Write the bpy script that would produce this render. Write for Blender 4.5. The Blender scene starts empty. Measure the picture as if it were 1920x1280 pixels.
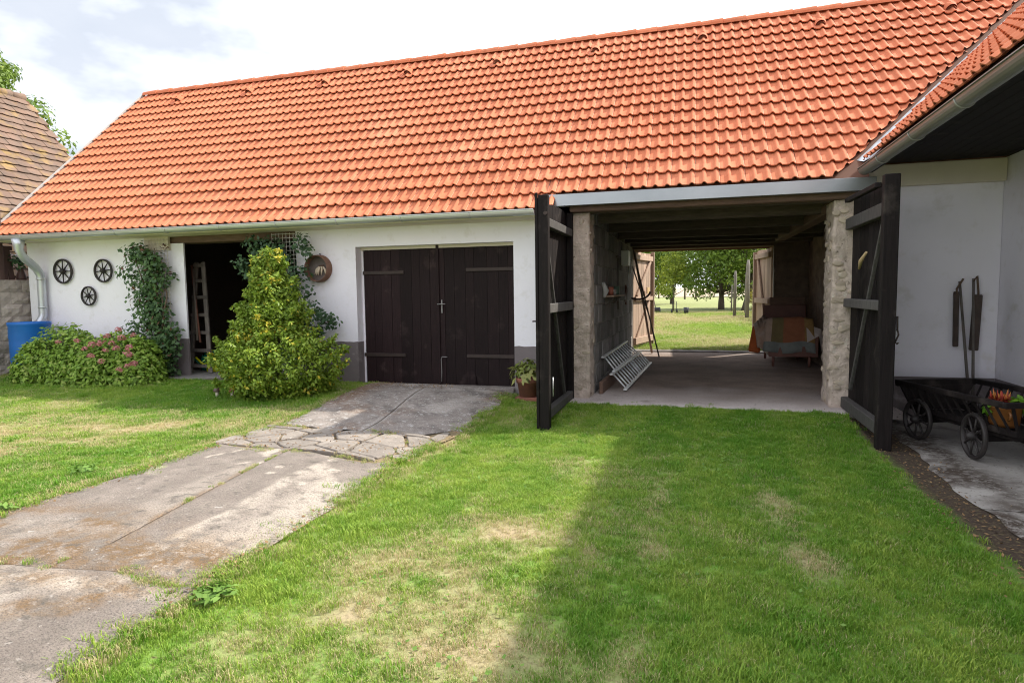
import bpy, bmesh, math, random
import numpy as np
from mathutils import Vector, Matrix, Quaternion

random.seed(7); rng = np.random.default_rng(7)
S = bpy.context.scene
COL = S.collection
R = math.radians

# ------------------------------------------------------------------ camera, sky, sun, exposure
yaw, pitch, roll = -0.2832, 0.0783, -0.01295
f0 = Vector((math.sin(yaw), math.cos(yaw), 0)); r0 = Vector((math.cos(yaw), -math.sin(yaw), 0)); u0 = Vector((0, 0, 1))
fw = f0 * math.cos(pitch) - u0 * math.sin(pitch); up = u0 * math.cos(pitch) + f0 * math.sin(pitch)
rt = r0 * math.cos(roll) + up * math.sin(roll); up = up * math.cos(roll) - r0 * math.sin(roll)
cam = bpy.data.cameras.new('camera'); camo = bpy.data.objects.new('camera', cam); COL.objects.link(camo)
camo.matrix_world = Matrix(((rt.x, up.x, -fw.x, 0), (rt.y, up.y, -fw.y, 0), (rt.z, up.z, -fw.z, 1.5), (0, 0, 0, 1)))
cam.sensor_width = 36; cam.lens = 22.06; cam.clip_end = 3000; cam.clip_start = .05
S.camera = camo
S.render.resolution_x = 1024; S.render.resolution_y = 682

SUN = Vector((.865, .55, 1)).normalized()
SKYOFF = (7, 5, 2)
w = bpy.data.worlds.new('World'); S.world = w; w.use_nodes = True
nt = w.node_tree; nt.nodes.clear()
def wn(t, **k):
    n = nt.nodes.new(t)
    for a, b in k.items(): setattr(n, a, b)
    return n
sky = wn('ShaderNodeTexSky', sky_type='NISHITA', sun_disc=False, sun_elevation=math.asin(SUN.z), sun_rotation=math.atan2(SUN.x, SUN.y))
tc = wn('ShaderNodeTexCoord'); mp = wn('ShaderNodeMapping'); mp.inputs['Scale'].default_value = (1, 1, 2.2); mp.inputs['Location'].default_value = SKYOFF
nz = wn('ShaderNodeTexNoise'); nz.inputs['Scale'].default_value = 2.6; nz.inputs['Detail'].default_value = 7; nz.inputs['Roughness'].default_value = .55
cr = wn('ShaderNodeValToRGB'); cr.color_ramp.elements[0].position = .36; cr.color_ramp.elements[1].position = .6
cr.color_ramp.elements[0].color = (.78, .78, .78, 1); cr.color_ramp.elements[1].color = (1, 1, 1, 1)
mx = wn('ShaderNodeMix', data_type='RGBA'); bgd = wn('ShaderNodeBackground'); out = wn('ShaderNodeOutputWorld')
cn = wn('ShaderNodeTexNoise'); cn.inputs['Scale'].default_value = 2.3; cn.inputs['Detail'].default_value = 6
cc = wn('ShaderNodeValToRGB'); cc.color_ramp.elements[0].color = (4.9, 5.25, 5.9, 1); cc.color_ramp.elements[1].color = (17.5, 17.7, 18.2, 1)
cc.color_ramp.elements[0].position = .36; cc.color_ramp.elements[1].position = .66
L = nt.links.new
L(tc.outputs['Generated'], mp.inputs['Vector']); L(mp.outputs[0], nz.inputs['Vector']); L(nz.outputs[0], cr.inputs[0])
L(mp.outputs[0], cn.inputs['Vector']); L(cn.outputs[0], cc.inputs[0])
L(cr.outputs[0], mx.inputs['Factor']); L(sky.outputs[0], mx.inputs['A']); L(cc.outputs[0], mx.inputs['B'])
L(mx.outputs['Result'], bgd.inputs['Color']); bgd.inputs['Strength'].default_value = .1; L(bgd.outputs[0], out.inputs[0])

sl = bpy.data.lights.new('sun', 'SUN'); sl.energy = 4.0; sl.angle = R(1.1); sl.color = (1, .94, .82)
so = bpy.data.objects.new('sun', sl); COL.objects.link(so)
so.rotation_euler = (-SUN).to_track_quat('-Z', 'Y').to_euler(); so.location = SUN * 60
V = S.view_settings
V.view_transform = 'Standard'; V.look = 'None'; V.gamma = 1; V.use_curve_mapping = False; V.exposure = .76
S.cycles.max_bounces = 8; S.cycles.diffuse_bounces = 5; S.cycles.transparent_max_bounces = 8
S.cycles.use_denoising = True; S.cycles.denoising_prefilter = 'ACCURATE'; S.cycles.filter_width = 1.1

# ------------------------------------------------------------------ small maths
def sm(t): t = np.clip(t, 0, 1); return t * t * (3 - 2 * t)
def zg(x, y):
    x = np.asarray(x, float); y = np.asarray(y, float)
    z = -.12 * (1 - sm((y - 6) / 2.3)) + .14 * sm((-x - 1.9) / 1.6) - .10 * sm((x - 1.6) / .5) * sm((y - 6) / 2.3)
    zb = .05 + .45 * sm((y - 15.2) / 13) + .0078 * np.clip(y - 80, 0, 260)
    return np.where(y > 15.2, zb, z)
def Z(x, y): return float(zg(x, y))
_lat = rng.random((64, 64))
def vnoise(x, y, f, o=0.0):
    x = np.asarray(x, float) * f + 31.7 + o; y = np.asarray(y, float) * f + 17.3 - o * 1.7
    xi = np.floor(x).astype(int); yi = np.floor(y).astype(int); tx = x - xi; ty = y - yi
    tx = tx * tx * (3 - 2 * tx); ty = ty * ty * (3 - 2 * ty)
    g = lambda a, b: _lat[a % 64, b % 64]
    return (g(xi, yi) * (1 - tx) + g(xi + 1, yi) * tx) * (1 - ty) + (g(xi, yi + 1) * (1 - tx) + g(xi + 1, yi + 1) * tx) * ty
def fbm(x, y, f, o=0.0, n=4):
    a = 0; amp = .5; t = 0
    for i in range(n): a = a + amp * vnoise(x, y, f * 2 ** i, o + i * 5.1); t += amp; amp *= .55
    return a / t

# ------------------------------------------------------------------ mesh builder
class MB:
    CUR = None      # a rotation put on everything built while it is set
    def __init__(s): s.v = []; s.f = []; s.m = []; s.sm = []
    def add(s, vs, fs, mi=0, smooth=False, M=None):
        o = len(s.v)
        for p in vs:
            p = Vector(p)
            if M is not None: p = M @ p
            s.v.append(p)
        for f in fs: s.f.append([i + o for i in f]); s.m.append(mi); s.sm.append(smooth)
        return s
    def box(s, x0, x1, y0, y1, z0, z1, mi=0, M=None, b=0):
        if x0 > x1: x0, x1 = x1, x0
        if y0 > y1: y0, y1 = y1, y0
        if z0 > z1: z0, z1 = z1, z0
        if not b:
            vs = [(x, y, z) for z in (z0, z1) for y in (y0, y1) for x in (x0, x1)]
            fs = [(0, 2, 3, 1), (4, 5, 7, 6), (0, 1, 5, 4), (2, 6, 7, 3), (0, 4, 6, 2), (1, 3, 7, 5)]
            return s.add(vs, fs, mi, False, M)
        b = min(b, (x1 - x0) * .45, (y1 - y0) * .45, (z1 - z0) * .45)
        X = (x0, x1); Y = (y0, y1); ZZ = (z0, z1); vs = []; idx = {}
        for i in (0, 1):
            for j in (0, 1):
                for k in (0, 1):
                    sx, sy, sz = (1 - 2 * i) * b, (1 - 2 * j) * b, (1 - 2 * k) * b
                    idx[i, j, k, 0] = len(vs); vs.append((X[i], Y[j] + sy, ZZ[k] + sz))
                    idx[i, j, k, 1] = len(vs); vs.append((X[i] + sx, Y[j], ZZ[k] + sz))
                    idx[i, j, k, 2] = len(vs); vs.append((X[i] + sx, Y[j] + sy, ZZ[k]))
        fs = []
        for a in (0, 1):
            q = [(0, 0), (1, 0), (1, 1), (0, 1)]
            fs.append([idx[a, p, r, 0] for p, r in q]); fs.append([idx[p, a, r, 1] for p, r in q]); fs.append([idx[p, r, a, 2] for p, r in q])
        for p in (0, 1):
            for r in (0, 1):
                fs.append([idx[p, r, 0, 0], idx[p, r, 1, 0], idx[p, r, 1, 1], idx[p, r, 0, 1]])
                fs.append([idx[p, 0, r, 0], idx[p, 1, r, 0], idx[p, 1, r, 2], idx[p, 0, r, 2]])
                fs.append([idx[0, p, r, 1], idx[1, p, r, 1], idx[1, p, r, 2], idx[0, p, r, 2]])
        for i in (0, 1):
            for j in (0, 1):
                for k in (0, 1): fs.append([idx[i, j, k, 0], idx[i, j, k, 1], idx[i, j, k, 2]])
        return s.add(vs, fs, mi, False, M)
    def beam(s, a, b, wx, wy, mi=0, up=(0, 0, 1), bev=.006):
        a = Vector(a); b = Vector(b); d = b - a; l = d.length; d.normalize()
        u = Vector(up)
        if abs(d.dot(u)) > .97: u = Vector((0, 1, 0))
        x = d.cross(u).normalized(); y = x.cross(d)
        M = Matrix(((x.x, y.x, d.x, a.x), (x.y, y.y, d.y, a.y), (x.z, y.z, d.z, a.z), (0, 0, 0, 1)))
        return s.box(-wx / 2, wx / 2, -wy / 2, wy / 2, 0, l, mi, M, bev)
    def tube(s, pts, r, n=8, mi=0, cap=True, smooth=True):
        pts = [Vector(p) for p in pts]; rs = r if isinstance(r, (list, tuple)) else [r] * len(pts)
        vs = []; prev = None
        for i, p in enumerate(pts):
            d = (pts[min(i + 1, len(pts) - 1)] - pts[max(i - 1, 0)]).normalized()
            if prev is None:
                u = Vector((0, 0, 1)) if abs(d.z) < .9 else Vector((1, 0, 0))
                x = d.cross(u).normalized()
            else: x = (prev - d * prev.dot(d)).normalized()
            prev = x; y = d.cross(x)
            for k in range(n): a = 2 * math.pi * k / n; vs.append(p + (x * math.cos(a) + y * math.sin(a)) * rs[i])
        fs = [(i * n + k, i * n + (k + 1) % n, (i + 1) * n + (k + 1) % n, (i + 1) * n + k) for i in range(len(pts) - 1) for k in range(n)]
        s.add(vs, fs, mi, smooth)
        if cap:
            o = len(s.v) - len(vs); s.f += [list(range(o + n - 1, o - 1, -1)), list(range(len(s.v) - n, len(s.v)))]; s.m += [mi] * 2; s.sm += [False] * 2
        return s
    def lathe(s, prof, c=(0, 0, 0), n=24, mi=0, M=None, smooth=True):
        vs = [(c[0] + r * math.cos(2 * math.pi * k / n), c[1] + r * math.sin(2 * math.pi * k / n), c[2] + z) for r, z in prof for k in range(n)]
        fs = [(i * n + k, i * n + (k + 1) % n, (i + 1) * n + (k + 1) % n, (i + 1) * n + k) for i in range(len(prof) - 1) for k in range(n)]
        return s.add(vs, fs, mi, smooth, M)
    def prism(s, poly, a, b, axis='z', mi=0, M=None):
        n = len(poly)
        def pt(p, h): return {'z': (p[0], p[1], h), 'y': (p[0], h, p[1]), 'x': (h, p[0], p[1])}[axis]
        vs = [pt(p, a) for p in poly] + [pt(p, b) for p in poly]
        fs = [list(range(n))[::-1], list(range(n, 2 * n))] + [(i, (i + 1) % n, n + (i + 1) % n, n + i) for i in range(n)]
        return s.add(vs, fs, mi, False, M)
    def mesh(s, name, off=(0, 0, 0), fixn=True):
        me = bpy.data.meshes.new(name); off = Vector(off)
        if MB.CUR is not None: s.v = [MB.CUR @ p for p in s.v]
        me.from_pydata([tuple(p - off) for p in s.v], [], s.f)
        me.polygons.foreach_set('material_index', s.m); me.polygons.foreach_set('use_smooth', s.sm)
        if fixn:
            bm = bmesh.new(); bm.from_mesh(me); bmesh.ops.recalc_face_normals(bm, faces=bm.faces); bm.to_mesh(me); bm.free()
        me.update(); return me
    def build(s, name, mat, parent=None, fixn=True, **tags):
        me = s.mesh(name, wloc(parent), fixn)
        for m in (mat if isinstance(mat, (list, tuple)) else [mat]): me.materials.append(m)
        return link(name, me, parent, **tags)
def wloc(o):
    v = Vector((0, 0, 0))
    while o is not None: v += o.location; o = o.parent
    return v
def link(name, me, parent=None, loc=None, **tags):
    o = bpy.data.objects.new(name, me); COL.objects.link(o)
    if parent is not None: o.parent = parent
    if loc is not None: o.location = loc
    for k, v in tags.items(): o[k] = v
    return o
def thing(name, label, cat, loc, group=None):
    o = bpy.data.objects.new(name, None); COL.objects.link(o); o.location = loc; o.empty_display_size = .1
    o['label'] = label; o['category'] = cat
    if group: o['group'] = group
    return o

# ------------------------------------------------------------------ materials
def mat(name, col, rough=.7, metal=0, col2=None, nscale=6, bump=0, bscale=40, stretch=None, var=0, spec=None, detail=5,
        stain=None, sscale=1.5, sth=(.5, .7), tint=None, trans=0, coord='geo', speck=None):
    m = bpy.data.materials.new(name); m.use_nodes = True; t = m.node_tree; t.nodes.clear()
    N = lambda ty: t.nodes.new(ty)
    K = t.links.new
    o = N('ShaderNodeOutputMaterial'); p = N('ShaderNodeBsdfPrincipled'); K(p.outputs[0], o.inputs[0])
    p.inputs['Roughness'].default_value = rough; p.inputs['Metallic'].default_value = metal
    if spec is not None: p.inputs['Specular IOR Level'].default_value = spec
    if coord == 'geo': src = N('ShaderNodeNewGeometry').outputs['Position']
    else: src = N('ShaderNodeTexCoord').outputs['Object']
    if stretch:
        mpn = N('ShaderNodeMapping'); mpn.inputs['Scale'].default_value = stretch; K(src, mpn.inputs['Vector']); src2 = mpn.outputs[0]
    else: src2 = src
    c = None
    rgb = lambda q: (q[0], q[1], q[2], 1)
    def mixc(fac, A, B, blend='MIX'):
        x = N('ShaderNodeMix'); x.data_type = 'RGBA'; x.blend_type = blend
        if hasattr(fac, 'links') or isinstance(fac, bpy.types.NodeSocket): K(fac, x.inputs['Factor'])
        else: x.inputs['Factor'].default_value = fac
        for s_, q in (('A', A), ('B', B)):
            if isinstance(q, bpy.types.NodeSocket): K(q, x.inputs[s_])
            else: x.inputs[s_].default_value = rgb(q)
        return x.outputs['Result']
    def noise(v, sc, de=detail, ro=.6):
        n = N('ShaderNodeTexNoise'); n.inputs['Scale'].default_value = sc; n.inputs['Detail'].default_value = de; n.inputs['Roughness'].default_value = ro
        K(v, n.inputs['Vector']); return n.outputs[0]
    def ramp(v, a, b):
        n = N('ShaderNodeMapRange'); n.inputs['From Min'].default_value = a; n.inputs['From Max'].default_value = b; K(v, n.inputs[0]); return n.outputs[0]
    cur = col
    if col2 is not None: cur = mixc(ramp(noise(src2, nscale), .3, .7), col, col2)
    if tint:  # per-point / per-face attribute drives a second colour
        at = N('ShaderNodeAttribute'); at.attribute_name = tint[0]; cur = mixc(at.outputs['Fac'], cur, tint[1])
        if len(tint) > 2:
            at2 = N('ShaderNodeAttribute'); at2.attribute_name = tint[2]; f2 = at2.outputs['Fac']
            if tint[2] == 'moss':
                mu = N('ShaderNodeMath'); mu.operation = 'MULTIPLY'; K(f2, mu.inputs[0]); K(ramp(noise(src, 16, 6, .7), .30, .52), mu.inputs[1]); f2 = mu.outputs[0]
            cur = mixc(f2, cur, tint[3])
    if stain is not None: cur = mixc(ramp(noise(src, sscale, 6), sth[0], sth[1]), cur, stain)
    if speck is not None:
        for (c_, sc_, t0_, t1_) in speck: cur = mixc(ramp(noise(src, sc_, 3, .7), t0_, t1_), cur, c_)
    if var:
        oi = N('ShaderNodeObjectInfo'); mr = N('ShaderNodeMapRange'); mr.inputs['To Min'].default_value = 1 - var; mr.inputs['To Max'].default_value = 1 + var
        K(oi.outputs['Random'], mr.inputs[0]); hs = N('ShaderNodeHueSaturation'); K(mr.outputs[0], hs.inputs['Value'])
        if isinstance(cur, bpy.types.NodeSocket): K(cur, hs.inputs['Color'])
        else: hs.inputs['Color'].default_value = rgb(cur)
        cur = hs.outputs[0]
    if isinstance(cur, bpy.types.NodeSocket): K(cur, p.inputs['Base Color'])
    else: p.inputs['Base Color'].default_value = rgb(cur)
    if bump:
        b = N('ShaderNodeBump'); b.inputs['Strength'].default_value = 1; b.inputs['Distance'].default_value = bump
        K(noise(src2, bscale, 6, .65), b.inputs['Height']); K(b.outputs[0], p.inputs['Normal'])
    if trans:
        tr = N('ShaderNodeBsdfTranslucent'); ms = N('ShaderNodeMixShader'); ms.inputs[0].default_value = trans
        if isinstance(cur, bpy.types.NodeSocket): K(cur, tr.inputs['Color'])
        else: tr.inputs['Color'].default_value = rgb(cur)
        K(p.outputs[0], ms.inputs[1]); K(tr.outputs[0], ms.inputs[2]); K(ms.outputs[0], o.inputs[0])
    return m
TILE = mat('terracotta_tile', (.585, .195, .105), .8, col2=(.515, .16, .08), nscale=9, bump=.0012, bscale=120, var=.09, spec=.12, speck=[((.46, .145, .075), 5, .55, .78), ((.50, .40, .30), 24, .70, .76)], stain=(.64, .245, .14), sscale=.9, sth=(.5, .75))
TILEM = mat('terracotta_tile_mass', (.585, .195, .105), .8, col2=(.515, .16, .08), nscale=9, bump=.0012, bscale=120, tint=('tint', (.525, .168, .088)), spec=.12, speck=[((.46, .145, .075), 5, .55, .78), ((.50, .40, .30), 24, .70, .76)], stain=(.64, .245, .14), sscale=.9, sth=(.5, .75))
DECK = mat('roof_deck', (.12, .05, .03), .9)
OLDT = mat('old_tile', (.205, .125, .09), .95, col2=(.135, .098, .078), nscale=3.5, bump=.008, bscale=25, var=.16, stain=(.26, .17, .07), sscale=2.6, sth=(.52, .66))
PLAST = mat('white_plaster', (.88, .86, .93), .9, col2=(.85, .83, .90), nscale=1.2, bump=.006, bscale=7, stain=(.77, .75, .79), sscale=1.1, sth=(.56, .80), speck=[((.76, .735, .76), 4.5, .56, .78), ((.70, .67, .66), 2.2, .66, .80)])
CREAM = mat('cream_plaster', (.72, .66, .55), .9, col2=(.64, .58, .48), nscale=2, bump=.002, bscale=30)
PLINTH = mat('plinth_paint', (.20, .17, .175), .85, col2=(.165, .14, .145), nscale=3, bump=.004, bscale=20, stain=(.33, .30, .295), sscale=3.2, sth=(.58, .68))
ZINC = mat('zinc', (.56, .58, .57), .4, .5, col2=(.47, .49, .48), nscale=1.5, spec=.5)
FASC = mat('fascia_metal', (.34, .355, .37), .3, .8, col2=(.27, .285, .30), nscale=1.3)
WGUT = mat('dull_gutter', (.30, .30, .285), .45, .5, col2=(.24, .24, .23), nscale=1.5)
ZINCP = mat('bright_zinc', (.62, .65, .68), .35, .55, col2=(.52, .55, .6), nscale=4)
WOODG = mat('dark_stained_wood', (.024, .0125, .0135), .68, spec=.18, col2=(.012, .0065, .0072), nscale=5, stretch=(14, 14, .9), bump=.0025, bscale=9, var=.35, stain=(.075, .05, .048), sscale=2.5, sth=(.58, .78))
DULLM = mat('dull_metal', (.26, .25, .25), .5, .5)
IRON = mat('rusty_strap', (.034, .024, .022), .65, .3, col2=(.052, .034, .029), nscale=14)
BLACKW = mat('black_wood', (.0165, .0125, .0125), .72, spec=.15, col2=(.008, .0065, .0065), nscale=4, stretch=(12, 12, .8), bump=.003, bscale=9, var=.3, stain=(.05, .041, .037), sscale=3, sth=(.58, .75))
RAILW = mat('weathered_black_rail', (.10, .093, .088), .75, col2=(.045, .041, .04), nscale=4, stretch=(9, 9, 2), bump=.003, bscale=10, var=.25)
GREYW = mat('weathered_grey_wood', (.20, .175, .155), .8, col2=(.11, .095, .085), nscale=4, stretch=(6, 6, 1), bump=.004, bscale=10, var=.25)
REDW = mat('weathered_red_wood', (.45, .32, .235), .8, col2=(.29, .195, .145), nscale=4, stretch=(10, 10, 1), bump=.004, bscale=10, var=.2)
BEAMW = mat('beam_wood', (.20, .12, .085), .8, col2=(.11, .065, .048), nscale=5, stretch=(1, 9, 9), bump=.006, bscale=10, var=.2)
CEILW = mat('ceiling_wood', (.10, .075, .06), .85, col2=(.055, .042, .035), nscale=5, stretch=(1, 7, 7), bump=.005, bscale=10, var=.35)
STONE = mat('pier_stone', (.55, .46, .36), .9, col2=(.38, .31, .24), nscale=7, bump=.012, bscale=22, var=.2, stain=(.50, .45, .38), sscale=5, sth=(.55, .7))
MORTAR = mat('pier_mortar', (.64, .53, .46), .95, col2=(.43, .35, .285), nscale=9, bump=.03, bscale=18, speck=[((.16, .125, .10), 19, .63, .70), ((.58, .53, .45), 13, .6, .7)])
BLOCK = mat('grey_block', (.25, .238, .23), .95, col2=(.15, .142, .136), nscale=7, bump=.006, bscale=35, var=.4)
BMORT = mat('block_mortar', (.42, .39, .355), .95, col2=(.24, .225, .205), nscale=6, bump=.006, bscale=30)
SPLIT = mat('splitface_block', (.44, .385, .345), .95, col2=(.33, .29, .26), nscale=9, bump=.02, bscale=14, var=.14)
RUBBLE = mat('rubble_wall', (.17, .12, .085), .95, col2=(.09, .065, .05), nscale=6, bump=.03, bscale=7)
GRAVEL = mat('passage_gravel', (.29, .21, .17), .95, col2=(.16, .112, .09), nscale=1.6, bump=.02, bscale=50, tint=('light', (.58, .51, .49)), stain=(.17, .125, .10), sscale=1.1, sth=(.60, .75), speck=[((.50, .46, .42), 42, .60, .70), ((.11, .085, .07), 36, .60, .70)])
CONC = mat('worn_concrete', (.365, .31, .27), .92, col2=(.215, .182, .16), nscale=3.0, bump=.022, bscale=75, tint=('light', (.64, .56, .48), 'moss', (.23, .14, .065)), stain=(.25, .215, .185), sscale=5.5, sth=(.50, .66), detail=9, speck=[((.10, .086, .077), 95, .48, .72), ((.40, .36, .325), 30, .62, .70), ((.13, .115, .10), 9, .58, .74), ((.46, .43, .40), 8, .705, .74)])
CONCD = mat('lichen_concrete', (.315, .275, .25), .92, col2=(.20, .172, .156), nscale=5, bump=.006, bscale=55, tint=('light', (.40, .36, .33), 'moss', (.18, .10, .055)), stain=(.14, .12, .11), sscale=4, sth=(.5, .68), detail=9, speck=[((.42, .40, .385), 14, .58, .64), ((.09, .075, .07), 85, .50, .70), ((.46, .44, .42), 34, .62, .68)])
SLABV = mat('veranda_concrete', (.31, .29, .275), .9, col2=(.19, .175, .165), nscale=2.4, bump=.006, bscale=50, stain=(.095, .07, .055), sscale=1.7, sth=(.50, .68), speck=[((.09, .075, .065), 34, .6, .7), ((.40, .38, .36), 26, .64, .72)])
PAVE = mat('paving_stone', (.29, .252, .22), .92, speck=[((.15, .13, .115), 36, .6, .7), ((.45, .42, .39), 28, .64, .7)], col2=(.19, .165, .145), nscale=6, bump=.012, bscale=30, var=.18, stain=(.26, .19, .11), sscale=5, sth=(.62, .75))
ROADBED = mat('driveway_bed', (.27, .20, .12), 1, col2=(.17, .13, .07), nscale=12, bump=.01, bscale=60)
BLUE = mat('blue_plastic', (.010, .13, .48), .42, col2=(.009, .11, .41), nscale=3, spec=.4)
TERRA = mat('terracotta_pot', (.27, .10, .065), .8, col2=(.19, .075, .055), nscale=8, bump=.002, bscale=40)
ALU = mat('aluminium', (.78, .79, .80), .4, .45)
WIREM = mat('galvanised_wire', (.55, .5, .42), .5, .4)
WIREW = mat('white_wire', (.78, .75, .70), .5)
BARK = mat('bark', (.13, .10, .075), .95, col2=(.07, .055, .04), nscale=10, stretch=(4, 4, 1), bump=.02, bscale=8)
WHEELW = mat('wheel_wood', (.034, .027, .026), .6, col2=(.018, .015, .015), nscale=10, bump=.002, bscale=40)
BROWNP = mat('brown_paint', (.085, .042, .036), .6, col2=(.06, .03, .027), nscale=5)
def leafmat(name, a, b, c, trans=.28, rough=.5, spec=.35):
    m = mat(name, a, rough, tint=('tint', b, 'tip', c), trans=trans, spec=spec); return m
L_HYD = leafmat('hydrangea_leaf', (.11, .22, .025), (.28, .42, .06), (.42, .48, .13))
L_CONE = leafmat('golden_shrub_leaf', (.115, .205, .02), (.29, .39, .045), (.66, .53, .055))
L_ROSE = leafmat('rose_leaf', (.040, .088, .033), (.09, .17, .048), (.14, .04, .03), .2)
L_VINE = leafmat('vine_leaf', (.030, .072, .035), (.07, .135, .05), (.24, .24, .03), .2)
L_HOST = leafmat('hosta_leaf', (.12, .17, .03), (.26, .30, .07), (.45, .44, .16))
L_TREE = leafmat('tree_leaf', (.085, .15, .022), (.19, .28, .04), (.32, .36, .06), .34)
L_TREEY = leafmat('yellow_tree_leaf', (.16, .22, .025), (.34, .40, .05), (.45, .45, .07), .36)
L_WEED = leafmat('weed_leaf', (.11, .22, .035), (.22, .36, .07), (.34, .42, .12))
L_GOLD = leafmat('goldenrod', (.12, .13, .03), (.30, .25, .03), (.5, .38, .03))
L_LIME = leafmat('lime_leaf', (.10, .26, .02), (.20, .42, .03), (.3, .5, .05), .3)

# grass: colour from the tuft's own dryness and hue, both greener where shadow falls, plus a random value
def grassmat():
    m = bpy.data.materials.new('grass_blade'); m.use_nodes = True; t = m.node_tree; t.nodes.clear(); N = t.nodes.new; K = t.links.new
    o = N('ShaderNodeOutputMaterial'); p = N('ShaderNodeBsdfPrincipled'); p.inputs['Roughness'].default_value = .55; p.inputs['Specular IOR Level'].default_value = .25
    a = N('ShaderNodeAttribute'); a.attribute_type = 'INSTANCER'; a.attribute_name = 'dry'
    b = N('ShaderNodeAttribute'); b.attribute_type = 'INSTANCER'; b.attribute_name = 'hue'
    t1 = N('ShaderNodeAttribute'); t1.attribute_name = 'tint'
    m1 = N('ShaderNodeMix'); m1.data_type = 'RGBA'; m1.inputs['A'].default_value = (.125, .285, .024, 1); m1.inputs['B'].default_value = (.33, .445, .07, 1)
    K(b.outputs['Fac'], m1.inputs['Factor'])
    m2 = N('ShaderNodeMix'); m2.data_type = 'RGBA'; m2.inputs['B'].default_value = (.56, .47, .27, 1)
    ad = N('ShaderNodeMath'); ad.operation = 'MULTIPLY_ADD'; K(t1.outputs['Fac'], ad.inputs[0]); ad.inputs[1].default_value = 1.0; K(a.outputs['Fac'], ad.inputs[2])
    mr = N('ShaderNodeMapRange'); mr.inputs['From Min'].default_value = .95; mr.inputs['From Max'].default_value = 1.25; K(ad.outputs[0], mr.inputs[0])
    K(mr.outputs[0], m2.inputs['Factor']); K(m1.outputs['Result'], m2.inputs['A'])
    K(m2.outputs['Result'], p.inputs['Base Color'])
    tr = N('ShaderNodeBsdfTranslucent'); K(m2.outputs['Result'], tr.inputs['Color'])
    ms = N('ShaderNodeMixShader'); ms.inputs[0].default_value = .3; K(p.outputs[0], ms.inputs[1]); K(tr.outputs[0], ms.inputs[2]); K(ms.outputs[0], o.inputs[0])
    return m
GRASS = grassmat()
GROUND = mat('lawn_ground', (.125, .27, .025), 1, col2=(.18, .30, .045), nscale=14, bump=.012, bscale=45, tint=('dry', (.38, .30, .185), 'soil', (.055, .036, .025)), stain=(.16, .13, .06), sscale=34, sth=(.5, .72))
FIELD = mat('stubble_field', (.46, .355, .27), 1, col2=(.40, .33, .23), nscale=.06, stain=(.36, .37, .16), sscale=.02, sth=(.5, .7))

# ------------------------------------------------------------------ the ground
def drive_edge(y): return -4.53 + .10 * (vnoise(y, 0, 1.3) - .5) + .16 * sm((y - 6) / 2) * -1, -2.5 + .14 * (vnoise(y, 9, 1.6) - .5) - .1 * sm((6.2 - y) / 1) * sm((y - 4.5))
def soil_edge(y): return 1.66 + .25 * (fbm(y, 3, 1.3) - .5)
def dryness_shade(x, y):
    d = (fbm(x, y, .55, 3) - .54) * 1.1 + (fbm(x, y, 2.3, 8) - .5) * 1.1
    for cx, cy, r, k in ((-1.1, 3.75, .5, 1.0), (-1.45, 2.6, .35, .7), (-.85, 2.55, .35, .75), (-.35, 3.7, .4, .5), (-6.8, 5.5, .8, .75), (-6.1, 4.4, .7, .9), (-6.0, 5.7, .5, .6),
                         (-5.2, 5.9, .4, .6), (-7.5, 4.6, .8, .6), (-1.9, 2.0, .4, .6), (-1.75, 3.2, .35, .5), (.75, 3.8, .3, .5), (1.1, 4.3, .25, .5), (-2.0, 7.6, .5, .7)):
        rr = np.hypot((x - cx), (y - cy) * .8) / r
        d = d + .85 * k * np.exp(-rr ** 2) * np.clip(-.35 + 2.4 * fbm(x, y, 3.3, 2), 0, 1.4)
    tx = .48 + .17 * sm((6.3 - y) / 2.5)
    d = d + .34 * (.4 + 1.2 * fbm(x, y, 2.7, 4)) * np.exp(-((x - tx) / .10) ** 2) * sm((7 - y) / 1.2) * sm((y - 2.8) / 1.2) + .3 * np.exp(-((x + .25) / .12) ** 2) * sm((7 - y))
    eL = -4.53; eR = -2.5
    d = d + .8 * np.exp(-((x - eL + .1) / .12) ** 2) + .5 * np.exp(-((x - eR - .02) / .07) ** 2)
    d = d - .22 * sm((x + .7) / .4) - .25 * sm((x - .6) / .8) - .25 * sm((y - 6.6) / .5) * (x > -9)  # less dry inside the wing and barn shadows: shade put into the grass colour
    return np.clip(d, 0, 1)
def axis(parts):
    a = []
    for lo, hi, st in parts: a += list(np.arange(lo, hi - 1e-6, st))
    a.append(parts[-1][1]); return np.array(a)
gx = axis([(-600, -100, 100), (-100, -20, 16), (-20, -13, 1), (-13, 2.6, .07), (2.6, 10, .4), (10, 20, 2), (20, 100, 16), (100, 600, 100)])
gy = axis([(-150, -10, 20), (-10, 1, 1), (1, 8.9, .07), (8.9, 15, .6), (15, 15.2, .2), (15.22, 32, .5), (32, 80, 4), (80, 340, 20), (340, 900, 80)])
XX, YY = np.meshgrid(gx, gy); ZZ = zg(XX, YY) + np.where((YY < 8.4) & (XX > -13) & (XX < 1.7), .02 * (fbm(XX, YY, 2.0, 4) - .5), 0)
nx, ny = len(gx), len(gy); vid = np.arange(nx * ny).reshape(ny, nx)
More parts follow.
